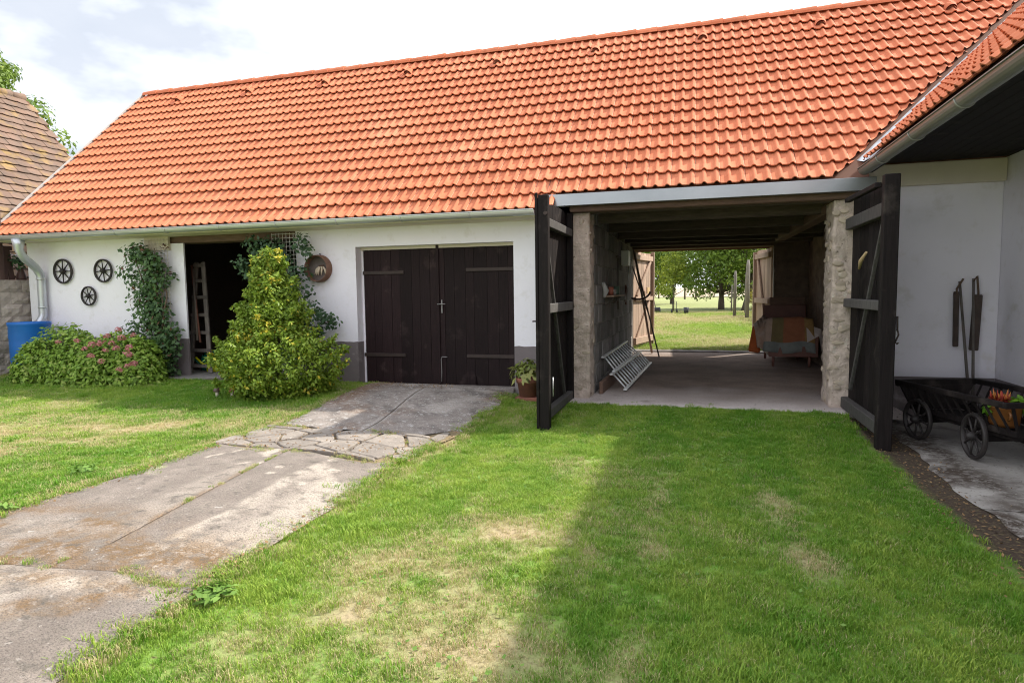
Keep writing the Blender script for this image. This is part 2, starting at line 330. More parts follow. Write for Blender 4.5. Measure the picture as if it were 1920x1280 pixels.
# leave the ground out under the driveway, the passage and the floors: only lower it there
low = ((XX > -4.45) & (XX < -2.62) & (YY < 8.6) & (YY > 1)) | ((YY > 8.3) & (YY < 15.15) & (XX > -11.8) & (XX < 8)) | ((XX > 2.2) & (XX < 12) & (YY < 8.8) & (YY > -5))
ZZ = np.where(low, ZZ - .12, ZZ)
me = bpy.data.meshes.new('ground')
fq = np.stack([vid[:-1, :-1], vid[:-1, 1:], vid[1:, 1:], vid[1:, :-1]], -1).reshape(-1, 4)
me.vertices.add(nx * ny); me.vertices.foreach_set('co', np.stack([XX, YY, ZZ], -1).reshape(-1).astype(np.float32))
me.loops.add(fq.size); me.loops.foreach_set('vertex_index', fq.reshape(-1).astype(np.int32))
me.polygons.add(len(fq)); me.polygons.foreach_set('loop_start', np.arange(0, fq.size, 4, dtype=np.int32)); me.polygons.foreach_set('loop_total', np.full(len(fq), 4, np.int32))
me.update(); me.validate()
def pattr(me, name, arr):
    a = me.attributes.new(name, 'FLOAT', 'POINT'); a.data.foreach_set('value', np.asarray(arr, np.float32).reshape(-1))
near = (YY < 8.9) & (YY > 1)
pattr(me, 'dry', np.where(near, dryness_shade(XX, YY), .35 + .25 * fbm(XX, YY, .4, 1)))
soil = sm((XX - soil_edge(YY)) / .12) * sm((2.5 - XX) / .1) * near
soil = np.maximum(soil, sm((.45 - np.hypot((XX + 5.2) / 1.2, (YY - 8.2) / .5)) / .2) * .6)
soil = np.maximum(soil, np.exp(-((XX + 4.62) / .1) ** 2) * near * .35)
pattr(me, 'soil', np.clip(soil, 0, 1))
for p in me.polygons: p.use_smooth = True
me.materials.append(GROUND)
link('ground', me, kind='structure')

# far stubble field, a sheet just above the ground
m = MB(); xs = np.linspace(-260, 260, 14); ys = np.linspace(84, 338, 10)
m.add([(x, y, Z(x, y) + .06) for y in ys for x in xs], [(j * 14 + i, j * 14 + i + 1, (j + 1) * 14 + i + 1, (j + 1) * 14 + i) for j in range(9) for i in range(13)])
m.build('field', FIELD, kind='structure')

# ------------------------------------------------------------------ driveway: bed, worn slabs, paving stones
drv = thing('driveway', 'worn concrete driveway strip with cracked paving leading to the dark garage doors', 'driveway', (-3.5, 5, 0)); drv['kind'] = 'structure'
m = MB(); ys = np.arange(1.0, 8.66, .15); vs = []
for y in ys:
    a, b = drive_edge(y); e_ = .010 + .011 * float(sm((y - 4.7) / .1) * sm((6.6 - y) / .1)); vs += [(float(a), y, Z(a, y) + e_), (float(b), y, Z(b, y) + e_)]
m.add(vs, [(2 * i, 2 * i + 1, 2 * i + 3, 2 * i + 2) for i in range(len(ys) - 1)]); m.build('bed', ROADBED, drv)
def slab(x0f, x1f, y0f, y1f, mt, light, moss, n=(36, 44), h=.022, rough=.006):
    u = np.linspace(0, 1, n[0]); v = np.linspace(0, 1, n[1]); U, W = np.meshgrid(u, v)
    X0 = np.zeros_like(W); Yv = np.zeros_like(W)
    for it in range(3):
        Xv = x0f(Yv if it else 5 * np.ones_like(W)) * (1 - U) + x1f(Yv if it else 5 * np.ones_like(W)) * U
        Yv = y0f(Xv) * (1 - W) + y1f(Xv) * W
    Xv = x0f(Yv) * (1 - U) + x1f(Yv) * U
    edge = np.minimum.reduce([U * n[0], (1 - U) * n[0], W * n[1], (1 - W) * n[1]])
    Zv = zg(Xv, Yv) + h + rough * (fbm(Xv, Yv, 3, 2) - .5) * 2 + .002 * (vnoise(Xv, Yv, 26) - .5) - .008 * (edge < .5)
    me = bpy.data.meshes.new('slab'); N_ = n[0] * n[1]; vid = np.arange(N_).reshape(n[1], n[0]); off = wloc(drv)
    me.from_pydata([tuple(p) for p in np.stack([Xv - off.x, Yv - off.y, Zv - off.z], -1).reshape(-1, 3)], [], [tuple(q) for q in np.stack([vid[:-1, :-1], vid[:-1, 1:], vid[1:, 1:], vid[1:, :-1]], -1).reshape(-1, 4)])
    pattr(me, 'light', np.clip(light(Xv, Yv), 0, 1)); pattr(me, 'moss', np.clip(moss(Xv, Yv), 0, 1))
    me.polygons.foreach_set('use_smooth', [True] * len(me.polygons)); me.materials.append(mt)
    return link('slab', me, drv)
crk = lambda x: 2.48 + .22 * (x + 3.4) + .16 * (vnoise(x, 2, 3.2) - .5)
EL = lambda y: drive_edge(y)[0]; ER = lambda y: drive_edge(y)[1]
jx = lambda y: -3.42 - .28 * sm((y - 5.9) / 2.5) - .012
zero = lambda x, y: 0 * x
ml = lambda x, y: sm((fbm(x, y, 2.2, 6) - .60) / .08) * .8 + .9 * sm((x + 2.75 + .2 * fbm(x, y, 3)) / .3) * sm((7.7 - y) / .3) * .5
slab(EL, lambda y: jx(y) - .007, lambda x: 5.98 + .12 * (vnoise(x, 1, 3) - .5), lambda x: 8.52 + 0 * x, CONCD, lambda x, y: .8 * sm((fbm(x, y, 1.5, 3) - .58) / .1) + sm((y - 8.2) / .15) + .8 * np.exp(-((x - jx(y)) / .05) ** 2), lambda x, y: .9 * sm((-4.1 - x) / .4) * sm((y - 6.6) / .6) + .5 * sm((fbm(x, y, 1.6, 9) - .62) / .08))
slab(lambda y: jx(y) + .007, ER, lambda x: 5.95 + .5 * sm((x + 3.0) / .5) + .12 * (vnoise(x, 4, 3) - .5), lambda x: 8.52 + 0 * x, CONCD, lambda x, y: .8 * sm((fbm(x, y, 1.5, 13) - .58) / .1) + sm((y - 8.2) / .15) + .8 * np.exp(-((x - jx(y)) / .05) ** 2), lambda x, y: .9 * sm((x + 2.85) / .25) * sm((y - 7.6) / .4) + .4 * sm((fbm(x, y, 1.6, 4) - .62) / .08))
JX = [-3.40, -3.40, -3.36, -3.43, -3.55, -3.62, -3.69]; PX = [-3.12, -3.12, -3.13, -3.13, -3.21, -3.15]
LICH = [(-3.35, 4.32, .04), (-2.94, 4.62, .045), (-2.77, 4.37, .05), (-2.99, 4.22, .04), (-3.39, 4.49, .035), (-3.1, 4.85, .035), (-2.7, 4.85, .03), (-3.2, 4.95, .03)]
j2 = lambda y: np.interp(y, [2.0, 2.45, 2.85, 3.3, 4.0, 4.5, 5.1], JX) + .03 * (vnoise(y, 2, 2) - .5)
moss2 = lambda x, y: 1.0 * np.exp(-((y - 2.68 - .25 * (x + 3.5)) / (.20 + .34 * fbm(x, y, 2.0, 7))) ** 2) * sm((fbm(x, y, 3.0, 12) - .30) / .2) + .95 * sm((-3.3 - x) / .4) * sm((3.5 - y) / .5) * sm((fbm(x, y, 2.4, 19) - .38) / .1) + .7 * np.exp(-((x - j2(y)) / .035) ** 2) * sm((fbm(x, y, 4, 2) - .45) / .1)
slab(EL, lambda y: j2(y) - .003, lambda x: crk(x) + .003, lambda x: 5.08 + .05 * np.sin(x * 5) + .1 * (vnoise(x, 3, 4) - .5), CONC, lambda x, y: np.maximum(.30 * sm((fbm(x, y, 1.1, 6) - .52) / .12), .8 * sm((fbm(x, y, 4.2, 36) - .68) / .03) * sm((y - 3.6))), moss2, (60, 90))
pe = lambda y: np.interp(y, [2.4, 2.73, 3.1, 3.6, 4.3, 5.0], PX)
def lp(x, y):
    m_ = sm((x - pe(y) + .05 * (fbm(x, y, 4, 5) - .5)) / .05) * sm((y - 2.58 + .2 * (fbm(x, y, 3, 8) - .5)) / .12) * sm((4.72 - .25 * (x + 2.9) + .5 * (fbm(x, y, 2.5) - .5) - y) / .28)
    m_ = m_ * (.72 + .55 * (fbm(x, y, 2.2, 3) - .5)) * (1 - .6 * np.exp(-((x - pe(y) - .22) / .09) ** 2) * sm((y - 3.0) / .3) * sm((4.6 - y) / .3))
    for cx, cy, r_ in LICH: m_ = np.maximum(m_, .95 * (np.hypot(x - cx, y - cy) < r_))
    return m_
slab(lambda y: j2(y) + .003, ER, lambda x: crk(x) + .003, lambda x: 4.98 + .22 * sm((x + 2.9) / .4) + .1 * (vnoise(x, 5, 4) - .5), CONC, lp, moss2, (60, 130))
slab(EL, ER, lambda x: 1.0 + 0 * x, crk, CONC, lambda x, y: .5 * sm((fbm(x, y, 1.7, 16) - .52) / .12) + .8 * np.exp(-((y - 2.34 - .22 * (x + 3.4)) / .06) ** 2), lambda x, y: 1.0 * sm((fbm(x, y, 1.9, 22) - .50) / .1) * sm((y - 1.3)) + .9 * np.exp(-((y - 2.34 - .22 * (x + 3.4)) / .09) ** 2) * sm((fbm(x, y, 3.0, 12) - .35) / .2), (50, 44))
# irregular paving stones across the strip (Voronoi cells)
def clip(poly, nx_, ny_, c):
    o = []
    for i in range(len(poly)):
        a, b = poly[i], poly[(i + 1) % len(poly)]; da = a[0] * nx_ + a[1] * ny_ - c; db = b[0] * nx_ + b[1] * ny_ - c
        if da <= 0: o.append(a)
        if da * db < 0: t = da / (da - db); o.append((a[0] + (b[0] - a[0]) * t, a[1] + (b[1] - a[1]) * t))
    return o
sites = []
for j in range(5):
    for i in range(7): sites.append((-4.75 + i * .37 + (.18 if j % 2 else 0) + random.uniform(-.14, .14), 5.08 + j * .25 + random.uniform(-.09, .09)))
random.shuffle(sites); sites = sites[:27]
for k, (sx, sy) in enumerate(sites):
    poly = [(sx - .5, sy - .5), (sx + .5, sy - .5), (sx + .5, sy + .5), (sx - .5, sy + .5)]
    for (qx, qy) in sites:
        if (qx, qy) == (sx, sy): continue
        dx, dy = qx - sx, qy - sy; l = math.hypot(dx, dy)
        if l > 1.4: continue
        poly = clip(poly, dx / l, dy / l, (sx * dx + sy * dy) / l + l / 2 - .009)
        if len(poly) < 3: break
    bt = 5.93 + (.45 * max(0, min(1, (sx + 3.0) / .5))); bb = 5.0 + .2 * max(0, min(1, (sx + 2.9) / .4))
    for nx_, ny_, c in ((0, 1, bt), (0, -1, -bb - .06), (-1, 0, 4.6), (1, 0, -2.56 + .0)): poly = clip(poly, nx_, ny_, c) if len(poly) > 2 else poly
    if len(poly) < 3: continue
    ar = abs(sum(poly[i][0] * poly[(i + 1) % len(poly)][1] - poly[(i + 1) % len(poly)][0] * poly[i][1] for i in range(len(poly)))) / 2
    if ar < .012: continue
    cx = sum(p[0] for p in poly) / len(poly); cy = sum(p[1] for p in poly) / len(poly); P2 = []
    for i in range(len(poly)):   # wobble the outline
        a, b = poly[i], poly[(i + 1) % len(poly)]
        P2 += [(a[0] + (cx - a[0]) * .06, a[1] + (cy - a[1]) * .06), ((a[0] + b[0]) / 2 + random.uniform(-.012, .012), (a[1] + b[1]) / 2 + random.uniform(-.012, .012))]
    n = len(P2); h = random.uniform(.021, .030); tl = (random.uniform(-.02, .02), random.uniform(-.02, .02))
    zz = lambda p, q: Z(p[0], p[1]) + q + (p[0] - cx) * tl[0] + (p[1] - cy) * tl[1]
    top = [(cx + (p[0] - cx) * .94, cy + (p[1] - cy) * .94) for p in P2]
    m = MB(); m.add([(p[0], p[1], zz(p, -.02)) for p in P2] + [(p[0], p[1], zz(p, h - .008)) for p in P2] + [(p[0], p[1], zz(p, h)) for p in top] + [(cx, cy, zz((cx, cy), h + .003))],
        [(i, (i + 1) % n, n + (i + 1) % n, n + i) for i in range(n)] + [(n + i, n + (i + 1) % n, 2 * n + (i + 1) % n, 2 * n + i) for i in range(n)] + [(2 * n + i, 2 * n + (i + 1) % n, 3 * n) for i in range(n)])
    m.build('paving_stone', PAVE, drv)

# passage floor and threshold, shed floor, veranda slab
m = MB(); xs = np.linspace(-1.75, 2.4, 40); ys = np.linspace(8.16, 15.24, 60)
vs = [(x, float(y + (.10 * (fbm(x, 1, 2.5) - .5) if j == 0 else 0)), float(.02 + .012 * (fbm(x, y, 1.6) - .5) + .05 * sm((y - 14.4) / .8) - .06 * (j == 0))) for j, y in enumerate(ys) for x in xs]
m.add(vs, [(j * 40 + i, j * 40 + i + 1, (j + 1) * 40 + i + 1, (j + 1) * 40 + i) for j in range(59) for i in range(39)], smooth=True)
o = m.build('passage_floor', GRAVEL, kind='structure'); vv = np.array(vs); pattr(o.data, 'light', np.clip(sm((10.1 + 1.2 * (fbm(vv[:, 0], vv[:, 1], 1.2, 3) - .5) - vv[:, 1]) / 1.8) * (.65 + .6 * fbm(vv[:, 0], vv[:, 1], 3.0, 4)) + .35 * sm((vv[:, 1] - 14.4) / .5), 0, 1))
m = MB().box(-1.42, 1.70, 15.0, 15.36, -.1, .092, b=.015); m.build('threshold_kerb', SLABV, kind='structure')
m = MB().box(-9.69, -6.0, 8.72, 14.8, -.1, .163); m.box(-8.6, -6.0, 8.28, 8.719, -.1, .165, b=.012); m.build('shed_floor', SLABV, kind='structure')
VER = mat('veranda_concrete', (.42, .395, .37), .9, col2=(.32, .30, .28), nscale=2.4, bump=.006, bscale=50, tint=('light', (.42, .40, .38), 'moss', (.062, .044, .033)), stain=(.14, .12, .105), sscale=2.3, sth=(.52, .70), speck=[((.09, .075, .065), 34, .6, .7), ((.40, .38, .36), 26, .64, .72)])
for a, b in ((-4, -.6), (-.588, 2.4), (2.412, 5.2), (5.212, 8.74)):
    slab(lambda y: 2.02 + .22 * (fbm(y, 5, 1.1) - .5) + .10 * (vnoise(y, 2, 5) - .5), lambda y: 3.455 + 0 * y, lambda x, a=a: a + 0 * x, lambda x, b=b: b + 0 * x, VER, lambda x, y: .4 * sm((fbm(x, y, 1.3, 3) - .5) / .1), lambda x, y: np.clip(1.0 * sm((2.60 + .6 * (fbm(x, y, 1.2, 9) - .5) - x) / .30) * sm((fbm(x, y, 2.6, 7) - .28) / .25), 0, 1), (34, 60), h=.016)
# ------------------------------------------------------------------ tile shapes
TP = .30; CG = .305; ANG = R(44.15); CA, SA = math.cos(ANG), math.sin(ANG)
prof = [(0, .002), (.034, .000), (.070, .003), (.082, .019), (.096, .031), (.112, .031), (.125, .019), (.138, .003), (.180, .000), (.220, .003), (.232, .019), (.246, .031), (.262, .031), (.276, .018), (.287, .008), (.296, .005)]
def tile_rows(lo=0.0, hi=.37):
    up_ = lambda s: .054 - .050 * (s / .37)
    return [(x, lo, z + up_(lo) - .015) for x, z in prof], [(x, lo, z + up_(lo)) for x, z in prof], [(x, hi, z + up_(hi)) for x, z in prof]
def tile_mb(T=None):
    m = MB(); a, b, c = tile_rows(); n = len(prof)
    m.add(a + b, [(i, i + 1, n + i + 1, n + i) for i in range(n - 1)], 0, False, T)
    m.add(b + c, [(i, i + 1, n + i + 1, n + i) for i in range(n - 2)], 0, True, T)
    m.add([b[-2], b[-1], c[-1], c[-2]], [(0, 1, 2, 3)], 1, False, T)
    m.add([b[-1], c[-1], (b[-1][0], 0, b[-1][2] - .02), (c[-1][0], .37, c[-1][2] - .02)], [(0, 2, 3, 1)], 0, False, T)
    return m
TEDGE = mat('tile_lit_edge', (.64, .27, .165), .8)  # paler than the tile, a painted highlight along each joint
tile_me = tile_mb().mesh('roof_tile', fixn=False); tile_me.materials.append(TILE); tile_me.materials.append(TEDGE)
def barnM(x, s): return Matrix.Translation((x, 8.2 + s * CA, 2.58 + s * SA)) @ Matrix.Rotation(ANG, 4, 'X')
WX0, WZ0, VY0 = 1.97, 3.0, 8.64        # wing eave line and the foot of the valley
wingR = Matrix(((0, CA, -SA, 0), (-1, 0, 0, 0), (0, SA, CA, 0), (0, 0, 0, 1)))
def wingM(y, s): return Matrix.Translation((WX0 - .03 + s * CA, y, WZ0 - .03 + s * SA)) @ wingR
def cut(M, planes):
    m = tile_mb(M); bm = bmesh.new(); me = m.mesh('cut_tile', fixn=False); bm.from_mesh(me); bpy.data.meshes.remove(me)
    for co, no in planes: bmesh.ops.bisect_plane(bm, geom=bm.verts[:] + bm.edges[:] + bm.faces[:], plane_co=co, plane_no=no, clear_outer=True)
    if not bm.faces: bm.free(); return None
    return bm
def inframe(P):
    d = P - Vector((0, 0, 1.5)); z = d.dot(fw)
    if z < .3: return 0
    x = d.dot(rt) / z * 1177; y = d.dot(up) / z * 1177
    return 1 / z ** 2 if abs(x) < 970 and abs(y) < 650 else 0

def put_tiles(root_part, cells, maxn, cutplane):
    """cells: (matrix, needs_cut). The ones that show largest become objects of their own, the rest one joined part."""
    full = []; mass = bmesh.new(); tl = mass.faces.layers.float.new('tintf')
    for M, kind in cells:
        c = M @ Vector((.15, .15, 0)); full.append((inframe(c), M, kind, c))
    full.sort(key=lambda q: -q[0]); n = 0; off = wloc(root_part); MM = MB(); tints = []
    for a, M, kind, c in full:
        if kind == 'cut':
            bm = cut(M, [cutplane])
            if bm is None: continue
            me = bpy.data.meshes.new('roof_tile')
            if a > 0 and n < maxn:
                bmesh.ops.translate(bm, verts=bm.verts, vec=-off); bm.to_mesh(me); bm.free(); me.materials.append(TILE); me.materials.append(TEDGE); link('tile', me, root_part); n += 1
            else:
                bm.verts.index_update()
                MM.add([v.co.copy() for v in bm.verts], [[v.index for v in f.verts] for f in bm.faces], 0, False); tints += [random.random()] * len(bm.verts); bm.free()
        elif a > 0 and n < maxn:
            o = link('tile', tile_me, root_part); o.matrix_local = Matrix.Translation(-off) @ M @ Matrix.Translation((0, random.uniform(-.004, .004), random.uniform(-.002, .003))) @ Matrix.Rotation(random.uniform(-.010, .010), 4, 'Z'); n += 1
        else:
            t = tile_mb(M @ Matrix.Translation((0, 0, random.uniform(-.002, .002)))); o0 = len(MM.v); MM.v += t.v; MM.f += [[i + o0 for i in f] for f in t.f]; MM.m += t.m; MM.sm += t.sm; tints += [random.random()] * len(t.v)
    mass.free()
    if MM.v:
        o = MM.build('tiles', [TILEM, TEDGE], root_part, fixn=False, kind='stuff'); pattr(o.data, 'tint', tints)
    return n

# ------------------------------------------------------------------ the barn
barn = thing('barn', 'long white barn with orange tiled roof, dark garage doors and open drive-through passage', 'barn', (-3, 8.65, 0))
D = 8.65
def wall(x0, x1, z0, z1, y0=D, y1=D + .35, mt=PLAST): return MB().box(x0, x1, y0, y1, z0, z1).build('wall', mt, barn)
wall(-11.74, -9.0, -.3, 2.54); wall(-9.0, -8.23, -.3, 2.39, D, D + .03); wall(-6.05, -5.0, -.3, 2.54); wall(-5.0, -2.48, 2.22, 2.54); wall(-2.48, -1.625, -.3, 2.54)
wall(1.905, 3.455, -.3, 2.98, 8.75, 9.08)
MB().box(1.93, 3.45, 8.66, 8.747, 2.71, 2.972, b=.008).build('wall_band', CREAM, barn)
for x0, x1, zt in ((-11.74, -9.0, .80), (-9.0, -8.235, .79), (-6.05, -5.0, .765), (-2.48, -1.63, .725)):   # painted plinth, a few mm proud
    xe = x1 + (.008 if x0 == -9.0 else -.001); nn = max(3, int((xe - x0) / .07)); tp = [(x0 + (xe - x0) * q / nn, zt + random.uniform(-.006, .006) + .012 * (random.random() < .06)) for q in range(nn + 1)]
    MB().prism([(x0, -.2), (xe, -.2)] + tp[::-1], D - .006, D + (.034 if x0 == -9.0 else -.001), 'y').build('plinth', PLINTH, barn)
MB().box(-5.005, -5.0 + .004, D, D + .17, -.2, .762).build('plinth', PLINTH, barn)
MB().box(1.91, 3.45, 8.744, 8.748, -.2, .40).build('plinth', PLINTH, barn)
MB().box(-9.0, -6.05, 8.67, 8.97, 2.392, 2.538, b=.01).build('lintel', BEAMW, barn)
MB().box(-11.95, -2.07, 8.21, D - .002, 2.50, 2.536).build('soffit', CREAM, barn)
MB().prism([(8.2, 2.5), (D - .002, 2.5), (D - .002, 2.95), (8.2, 2.56)], -2.069, -2.045, 'x').build('soffit', CREAM, barn)
# inner walls, back wall, gables, ceilings
def inner(*a): return MB().box(*a).build('wall', CEILW, barn)
inner(-11.9, -11.6, 9.0, 14.85, -.3, 2.72); inner(-5.7, -5.5, 9.0, 14.85, -.3, 2.72); inner(-9.9, -9.7, 9.0, 14.85, -.3, 2.72); inner(-9.69, -8.99, 9.0, 9.05, -.3, 2.72)
inner(-11.9, -1.4, 14.85, 15.2, -.3, 2.72); inner(1.68, 8, 14.85, 15.2, -.3, 2.72); inner(-1.4, 1.68, 14.9, 15.2, 2.56, 2.72)
inner(-11.9, -1.4, 9.0, 15.2, 2.73, 2.77); inner(-1.62, 8, D + .1, 15.2, 2.76, 2.80)
MB().prism([(8.66, 2.545), (15.2, 2.545), (11.76, 5.95)], -11.9, -11.65, 'x').build('wall', PLAST, barn)
# rubble side wall of the passage
def lump_wall(x, y0, y1, z0, z1, mt, amp=.05, sgn=-1, th=.25):
    ny_, nz_ = 60, 28; m = MB(); vs = []
    for j in range(nz_):
        for i in range(ny_):
            y = y0 + (y1 - y0) * i / (ny_ - 1); z = z0 + (z1 - z0) * j / (nz_ - 1); vs.append((x + sgn * amp * float(fbm(y, z, 3.2, 2) * 2 - .6), y, z))
    m.add(vs, [(j * ny_ + i, j * ny_ + i + 1, (j + 1) * ny_ + i + 1, (j + 1) * ny_ + i) for j in range(nz_ - 1) for i in range(ny_ - 1)])
    m.box(x + .06, x + th, y0, y1, z0, z1); return m.build('wall', mt, barn)
lump_wall(2.36, 9.08, 14.85, -.1, 2.75, RUBBLE)
m = MB(); ny_, nz_ = 30, 28; vs = []
for j in range(nz_):
    for i in range(ny_): x = 1.68 + .67 * i / (ny_ - 1); z = -.1 + 2.85 * j / (nz_ - 1); vs.append((x - (.05 * float(fbm(z, 3, 5)) if i == 0 else 0), 14.83 - .05 * float(fbm(x, z, 5, 1)), z))
m.add(vs, [(j * ny_ + i, j * ny_ + i + 1, (j + 1) * ny_ + i + 1, (j + 1) * ny_ + i) for j in range(nz_ - 1) for i in range(ny_ - 1)]); m.build('wall', RUBBLE, barn)
# block wall on the left of the passage: mortar core and blocks
bw = MB().box(-1.618, -1.392, 9.0, 14.85, -.2, 2.73).build('block_wall', BMORT, barn)
blk = MB().box(0, .016, .008, .372, .008, .282, b=.007).mesh('block'); blk.materials.append(BLOCK)
for r_ in range(10):
    for c_ in range(16):
        y = 9.0 + c_ * .38 + (-.19 if r_ % 2 else 0)
        if y < 8.99 or y + .38 > 14.86: continue
        o = link('block', blk, bw); o.location = Vector((-1.392 + random.uniform(0, .006), y, -.14 + r_ * .288)) - wloc(bw); o.rotation_euler = (random.uniform(-.01, .01), 0, random.uniform(-.01, .01))
# stone piers either side of the passage mouth
def pier(x0, x1, y0, y1, z1, sgn):
    cols, rows = 8, 110; m = MB(); vs = []
    per = []
    n_ = 28
    for k in range(n_):
        t = k / n_ * 4; e = int(t); q = t - e
        per.append([(x0 + (x1 - x0) * q, y0), (x1, y0 + (y1 - y0) * q), (x1 - (x1 - x0) * q, y1), (x0, y1 - (y1 - y0) * q)][e])
    for j in range(rows):
        z = -.15 + (z1 + .15) * j / (rows - 1)
        for (px, py) in per:
            cx, cy = (x0 + x1) / 2, (y0 + y1) / 2; dx, dy = px - cx, py - cy; l = math.hypot(dx, dy)
            a = (.03 if sgn < 0 else .075) * (float(fbm(z * 1.3 + px, py + px * 2 + z, 5.5, sgn * 3)) - .5) + .032 * (float(vnoise(z, px + py, 15)) - .5)
            vs.append((px + dx / l * a, py + dy / l * a, z))
    m.add(vs, [(j * n_ + i, j * n_ + (i + 1) % n_, (j + 1) * n_ + (i + 1) % n_, (j + 1) * n_ + i) for j in range(rows - 1) for i in range(n_)], smooth=True)
    p = m.build('pier', MORTAR, barn)
    for k in range(14 if sgn < 0 else 60):
        z = random.uniform(.05, z1 - .1)
        side = random.random()
        if side < .55: c = Vector((random.uniform(x0 + .02, x1 - .02), y0 - .004, z)); no = Vector((0, -1, 0))
        else: c = Vector((x0 if sgn > 0 else x1, random.uniform(y0 + .03, y1), z)); no = Vector((-1 if sgn > 0 else 1, 0, 0))
        a, b, t = random.uniform(.03, .085), random.uniform(.02, .05), random.uniform(.006, .017)
        tx = no.cross(Vector((0, 0, 1))); ph = random.uniform(-.3, .3)
        ring = []
        nn = 8; js = [random.uniform(.75, 1.15) for _ in range(nn)]
        mm = MB(); vs = []
        for lv, (sc, h) in enumerate(((1.0, -.01), (.92, t * .6), (.55, t))):
            for q in range(nn):
                an = 2 * math.pi * q / nn + ph; vs.append(c + tx * math.cos(an) * a * sc * js[q] + Vector((0, 0, 1)) * math.sin(an) * b * sc * js[q] + no * h)
        mm.add(vs, [(l * nn + q, l * nn + (q + 1) % nn, (l + 1) * nn + (q + 1) % nn, (l + 1) * nn + q) for l in range(2) for q in range(nn)] + [list(range(2 * nn, 3 * nn))], smooth=False)
        mm.build('stone', STONE, p)
    return p
pier(-1.69, -1.38, 8.585, 8.98, 2.56, -1); pier(1.62, 1.90, 8.52, 9.02, 2.56, 1)
# passage ceiling: boards, joists, lintels
m = MB(); c_ = MB()
y = 8.7; k = 0
while y < 14.9:
    MB().box(-1.62, 2.36, y, y + .212, 2.715 + random.uniform(-.004, .004), 2.745).build('ceiling_board', CEILW, barn); y += .22
for y, z0, z1 in ((9.35, 2.50, 2.70), (10.55, 2.47, 2.70), (11.8, 2.45, 2.70), (13.1, 2.47, 2.70), (14.2, 2.47, 2.70)):
    MB().box(-1.39, 2.33, y, y + .16, z0, z1, b=.012).build('joist', CEILW, barn)
MB().box(-1.63, 1.93, 8.46, 8.62, 2.565, 2.70, b=.012).build('lintel', BEAMW, barn)
MB().box(-1.63, 1.93, 8.66, 8.86, 2.57, 2.705, b=.012).build('lintel', CEILW, barn)
MB().box(-1.5, 1.8, 14.9, 15.22, 2.44, 2.555, b=.012).build('lintel', BEAMW, barn)
m = MB().beam((1.72, 8.9, 2.53), (1.6, 13.4, 2.50), .17, .13); m.build('purlin', BEAMW, barn)

# roof: decks, tiles, ridge, verge, fascia, gutter
def rp(x, s, n=0): return (x, 8.2 + s * CA - n * SA, 2.58 + s * SA + n * CA)
SR = 4.96; RX = WX0 + (8.2 + SR * CA - VY0)      # x where the valley meets the ridge
roof_d = MB()
for a in ([(-12, 0), (-1.95, 0), (-1.95, SR), (-12, SR)], [(-1.95, .29), (1.97, .29), (2.0, .615), (RX, SR), (-1.95, SR)]):
    n = len(a); roof_d.add([rp(x, s, 0) for x, s in a] + [rp(x, s, -.05) for x, s in a], [list(range(n)), list(range(n, 2 * n))[::-1]] + [(i, n + i, n + (i + 1) % n, (i + 1) % n) for i in range(n)])
ry = 8.2 + SR * CA; rz = 2.58 + SR * SA
roof_d.add([(-12, ry, rz), (RX + 4, ry, rz), (RX + 4, 15.7, 2.5), (-12, 15.7, 2.5), (-12, ry, rz - .07), (RX + 4, ry, rz - .07), (RX + 4, 15.7, 2.43), (-12, 15.7, 2.43)], [(0, 3, 2, 1), (4, 5, 6, 7), (0, 4, 7, 3), (1, 2, 6, 5), (2, 3, 7, 6)])
roof = roof_d.build('roof', DECK, barn, fixn=False)
VN = Vector((1, -1, 0)).normalized(); VC = Vector((WX0, VY0, 3))
cells = []
for k in range(16):
    s = k * CG
    i = 0
    x = -12.0
    while x < RX + .3:
        if not (k == 0 and x > -2.05):
            lo, hi = x - .0, x + TP; yy0, yy1 = 8.2 + s * CA, 8.2 + (s + .37) * CA
            d = lambda X, Y: (X - WX0) - (Y - VY0)
            if d(hi, yy0) < -.16: cells.append((barnM(x, s), 'full'))
            elif d(lo, yy1) < -.12: cells.append((barnM(x, s), 'cut'))
        x += TP
put_tiles(roof, cells, 285, (VC - VN * .10, VN))
rid = MB(); vs = []; nn = 8
for j, (x, r_) in enumerate(((0, .098), (.40, .118))):
    for q in range(nn + 1): a = math.pi * (q / nn) * 1.1 - .15; vs.append((x, math.cos(a) * r_, math.sin(a) * r_ * .85))
vs += [(.40, math.cos(math.pi * (q / nn) * 1.1 - .15) * .098, math.sin(math.pi * (q / nn) * 1.1 - .15) * .098 * .85) for q in range(nn + 1)]
rid.add(vs, [(j * (nn + 1) + q, j * (nn + 1) + q + 1, (j + 1) * (nn + 1) + q + 1, (j + 1) * (nn + 1) + q) for j in range(2) for q in range(nn)], smooth=False)
rid_me = rid.mesh('ridge_tile'); rid_me.materials.append(TILE)
x = -12.02
while x < RX + 1:
    o = link('ridge_tile', rid_me, roof); o.location = Vector((x, ry + .01, rz + .005 + random.uniform(-.003, .003))) - wloc(roof); x += .365
vent = MB(); vs = []; nn = 8
for j, (s, r_, h) in enumerate(((0, .078, .085), (.06, .085, .088), (.20, .055, .03))):
    for q in range(nn + 1): a = math.pi * q / nn; vs.append((math.cos(a) * r_, s, .035 + math.sin(a) * h))
vent.add(vs, [(j * (nn + 1) + q, j * (nn + 1) + q + 1, (j + 1) * (nn + 1) + q + 1, (j + 1) * (nn + 1) + q) for j in range(2) for q in range(nn)], smooth=True)
vent.add([(math.cos(math.pi * q / nn) * .058, .012, .03 + math.sin(math.pi * q / nn) * .06) for q in range(nn + 1)], [list(range(nn + 1))], 1)
vme = vent.mesh('vent_tile'); vme.materials.append(TILE); vme.materials.append(DECK)
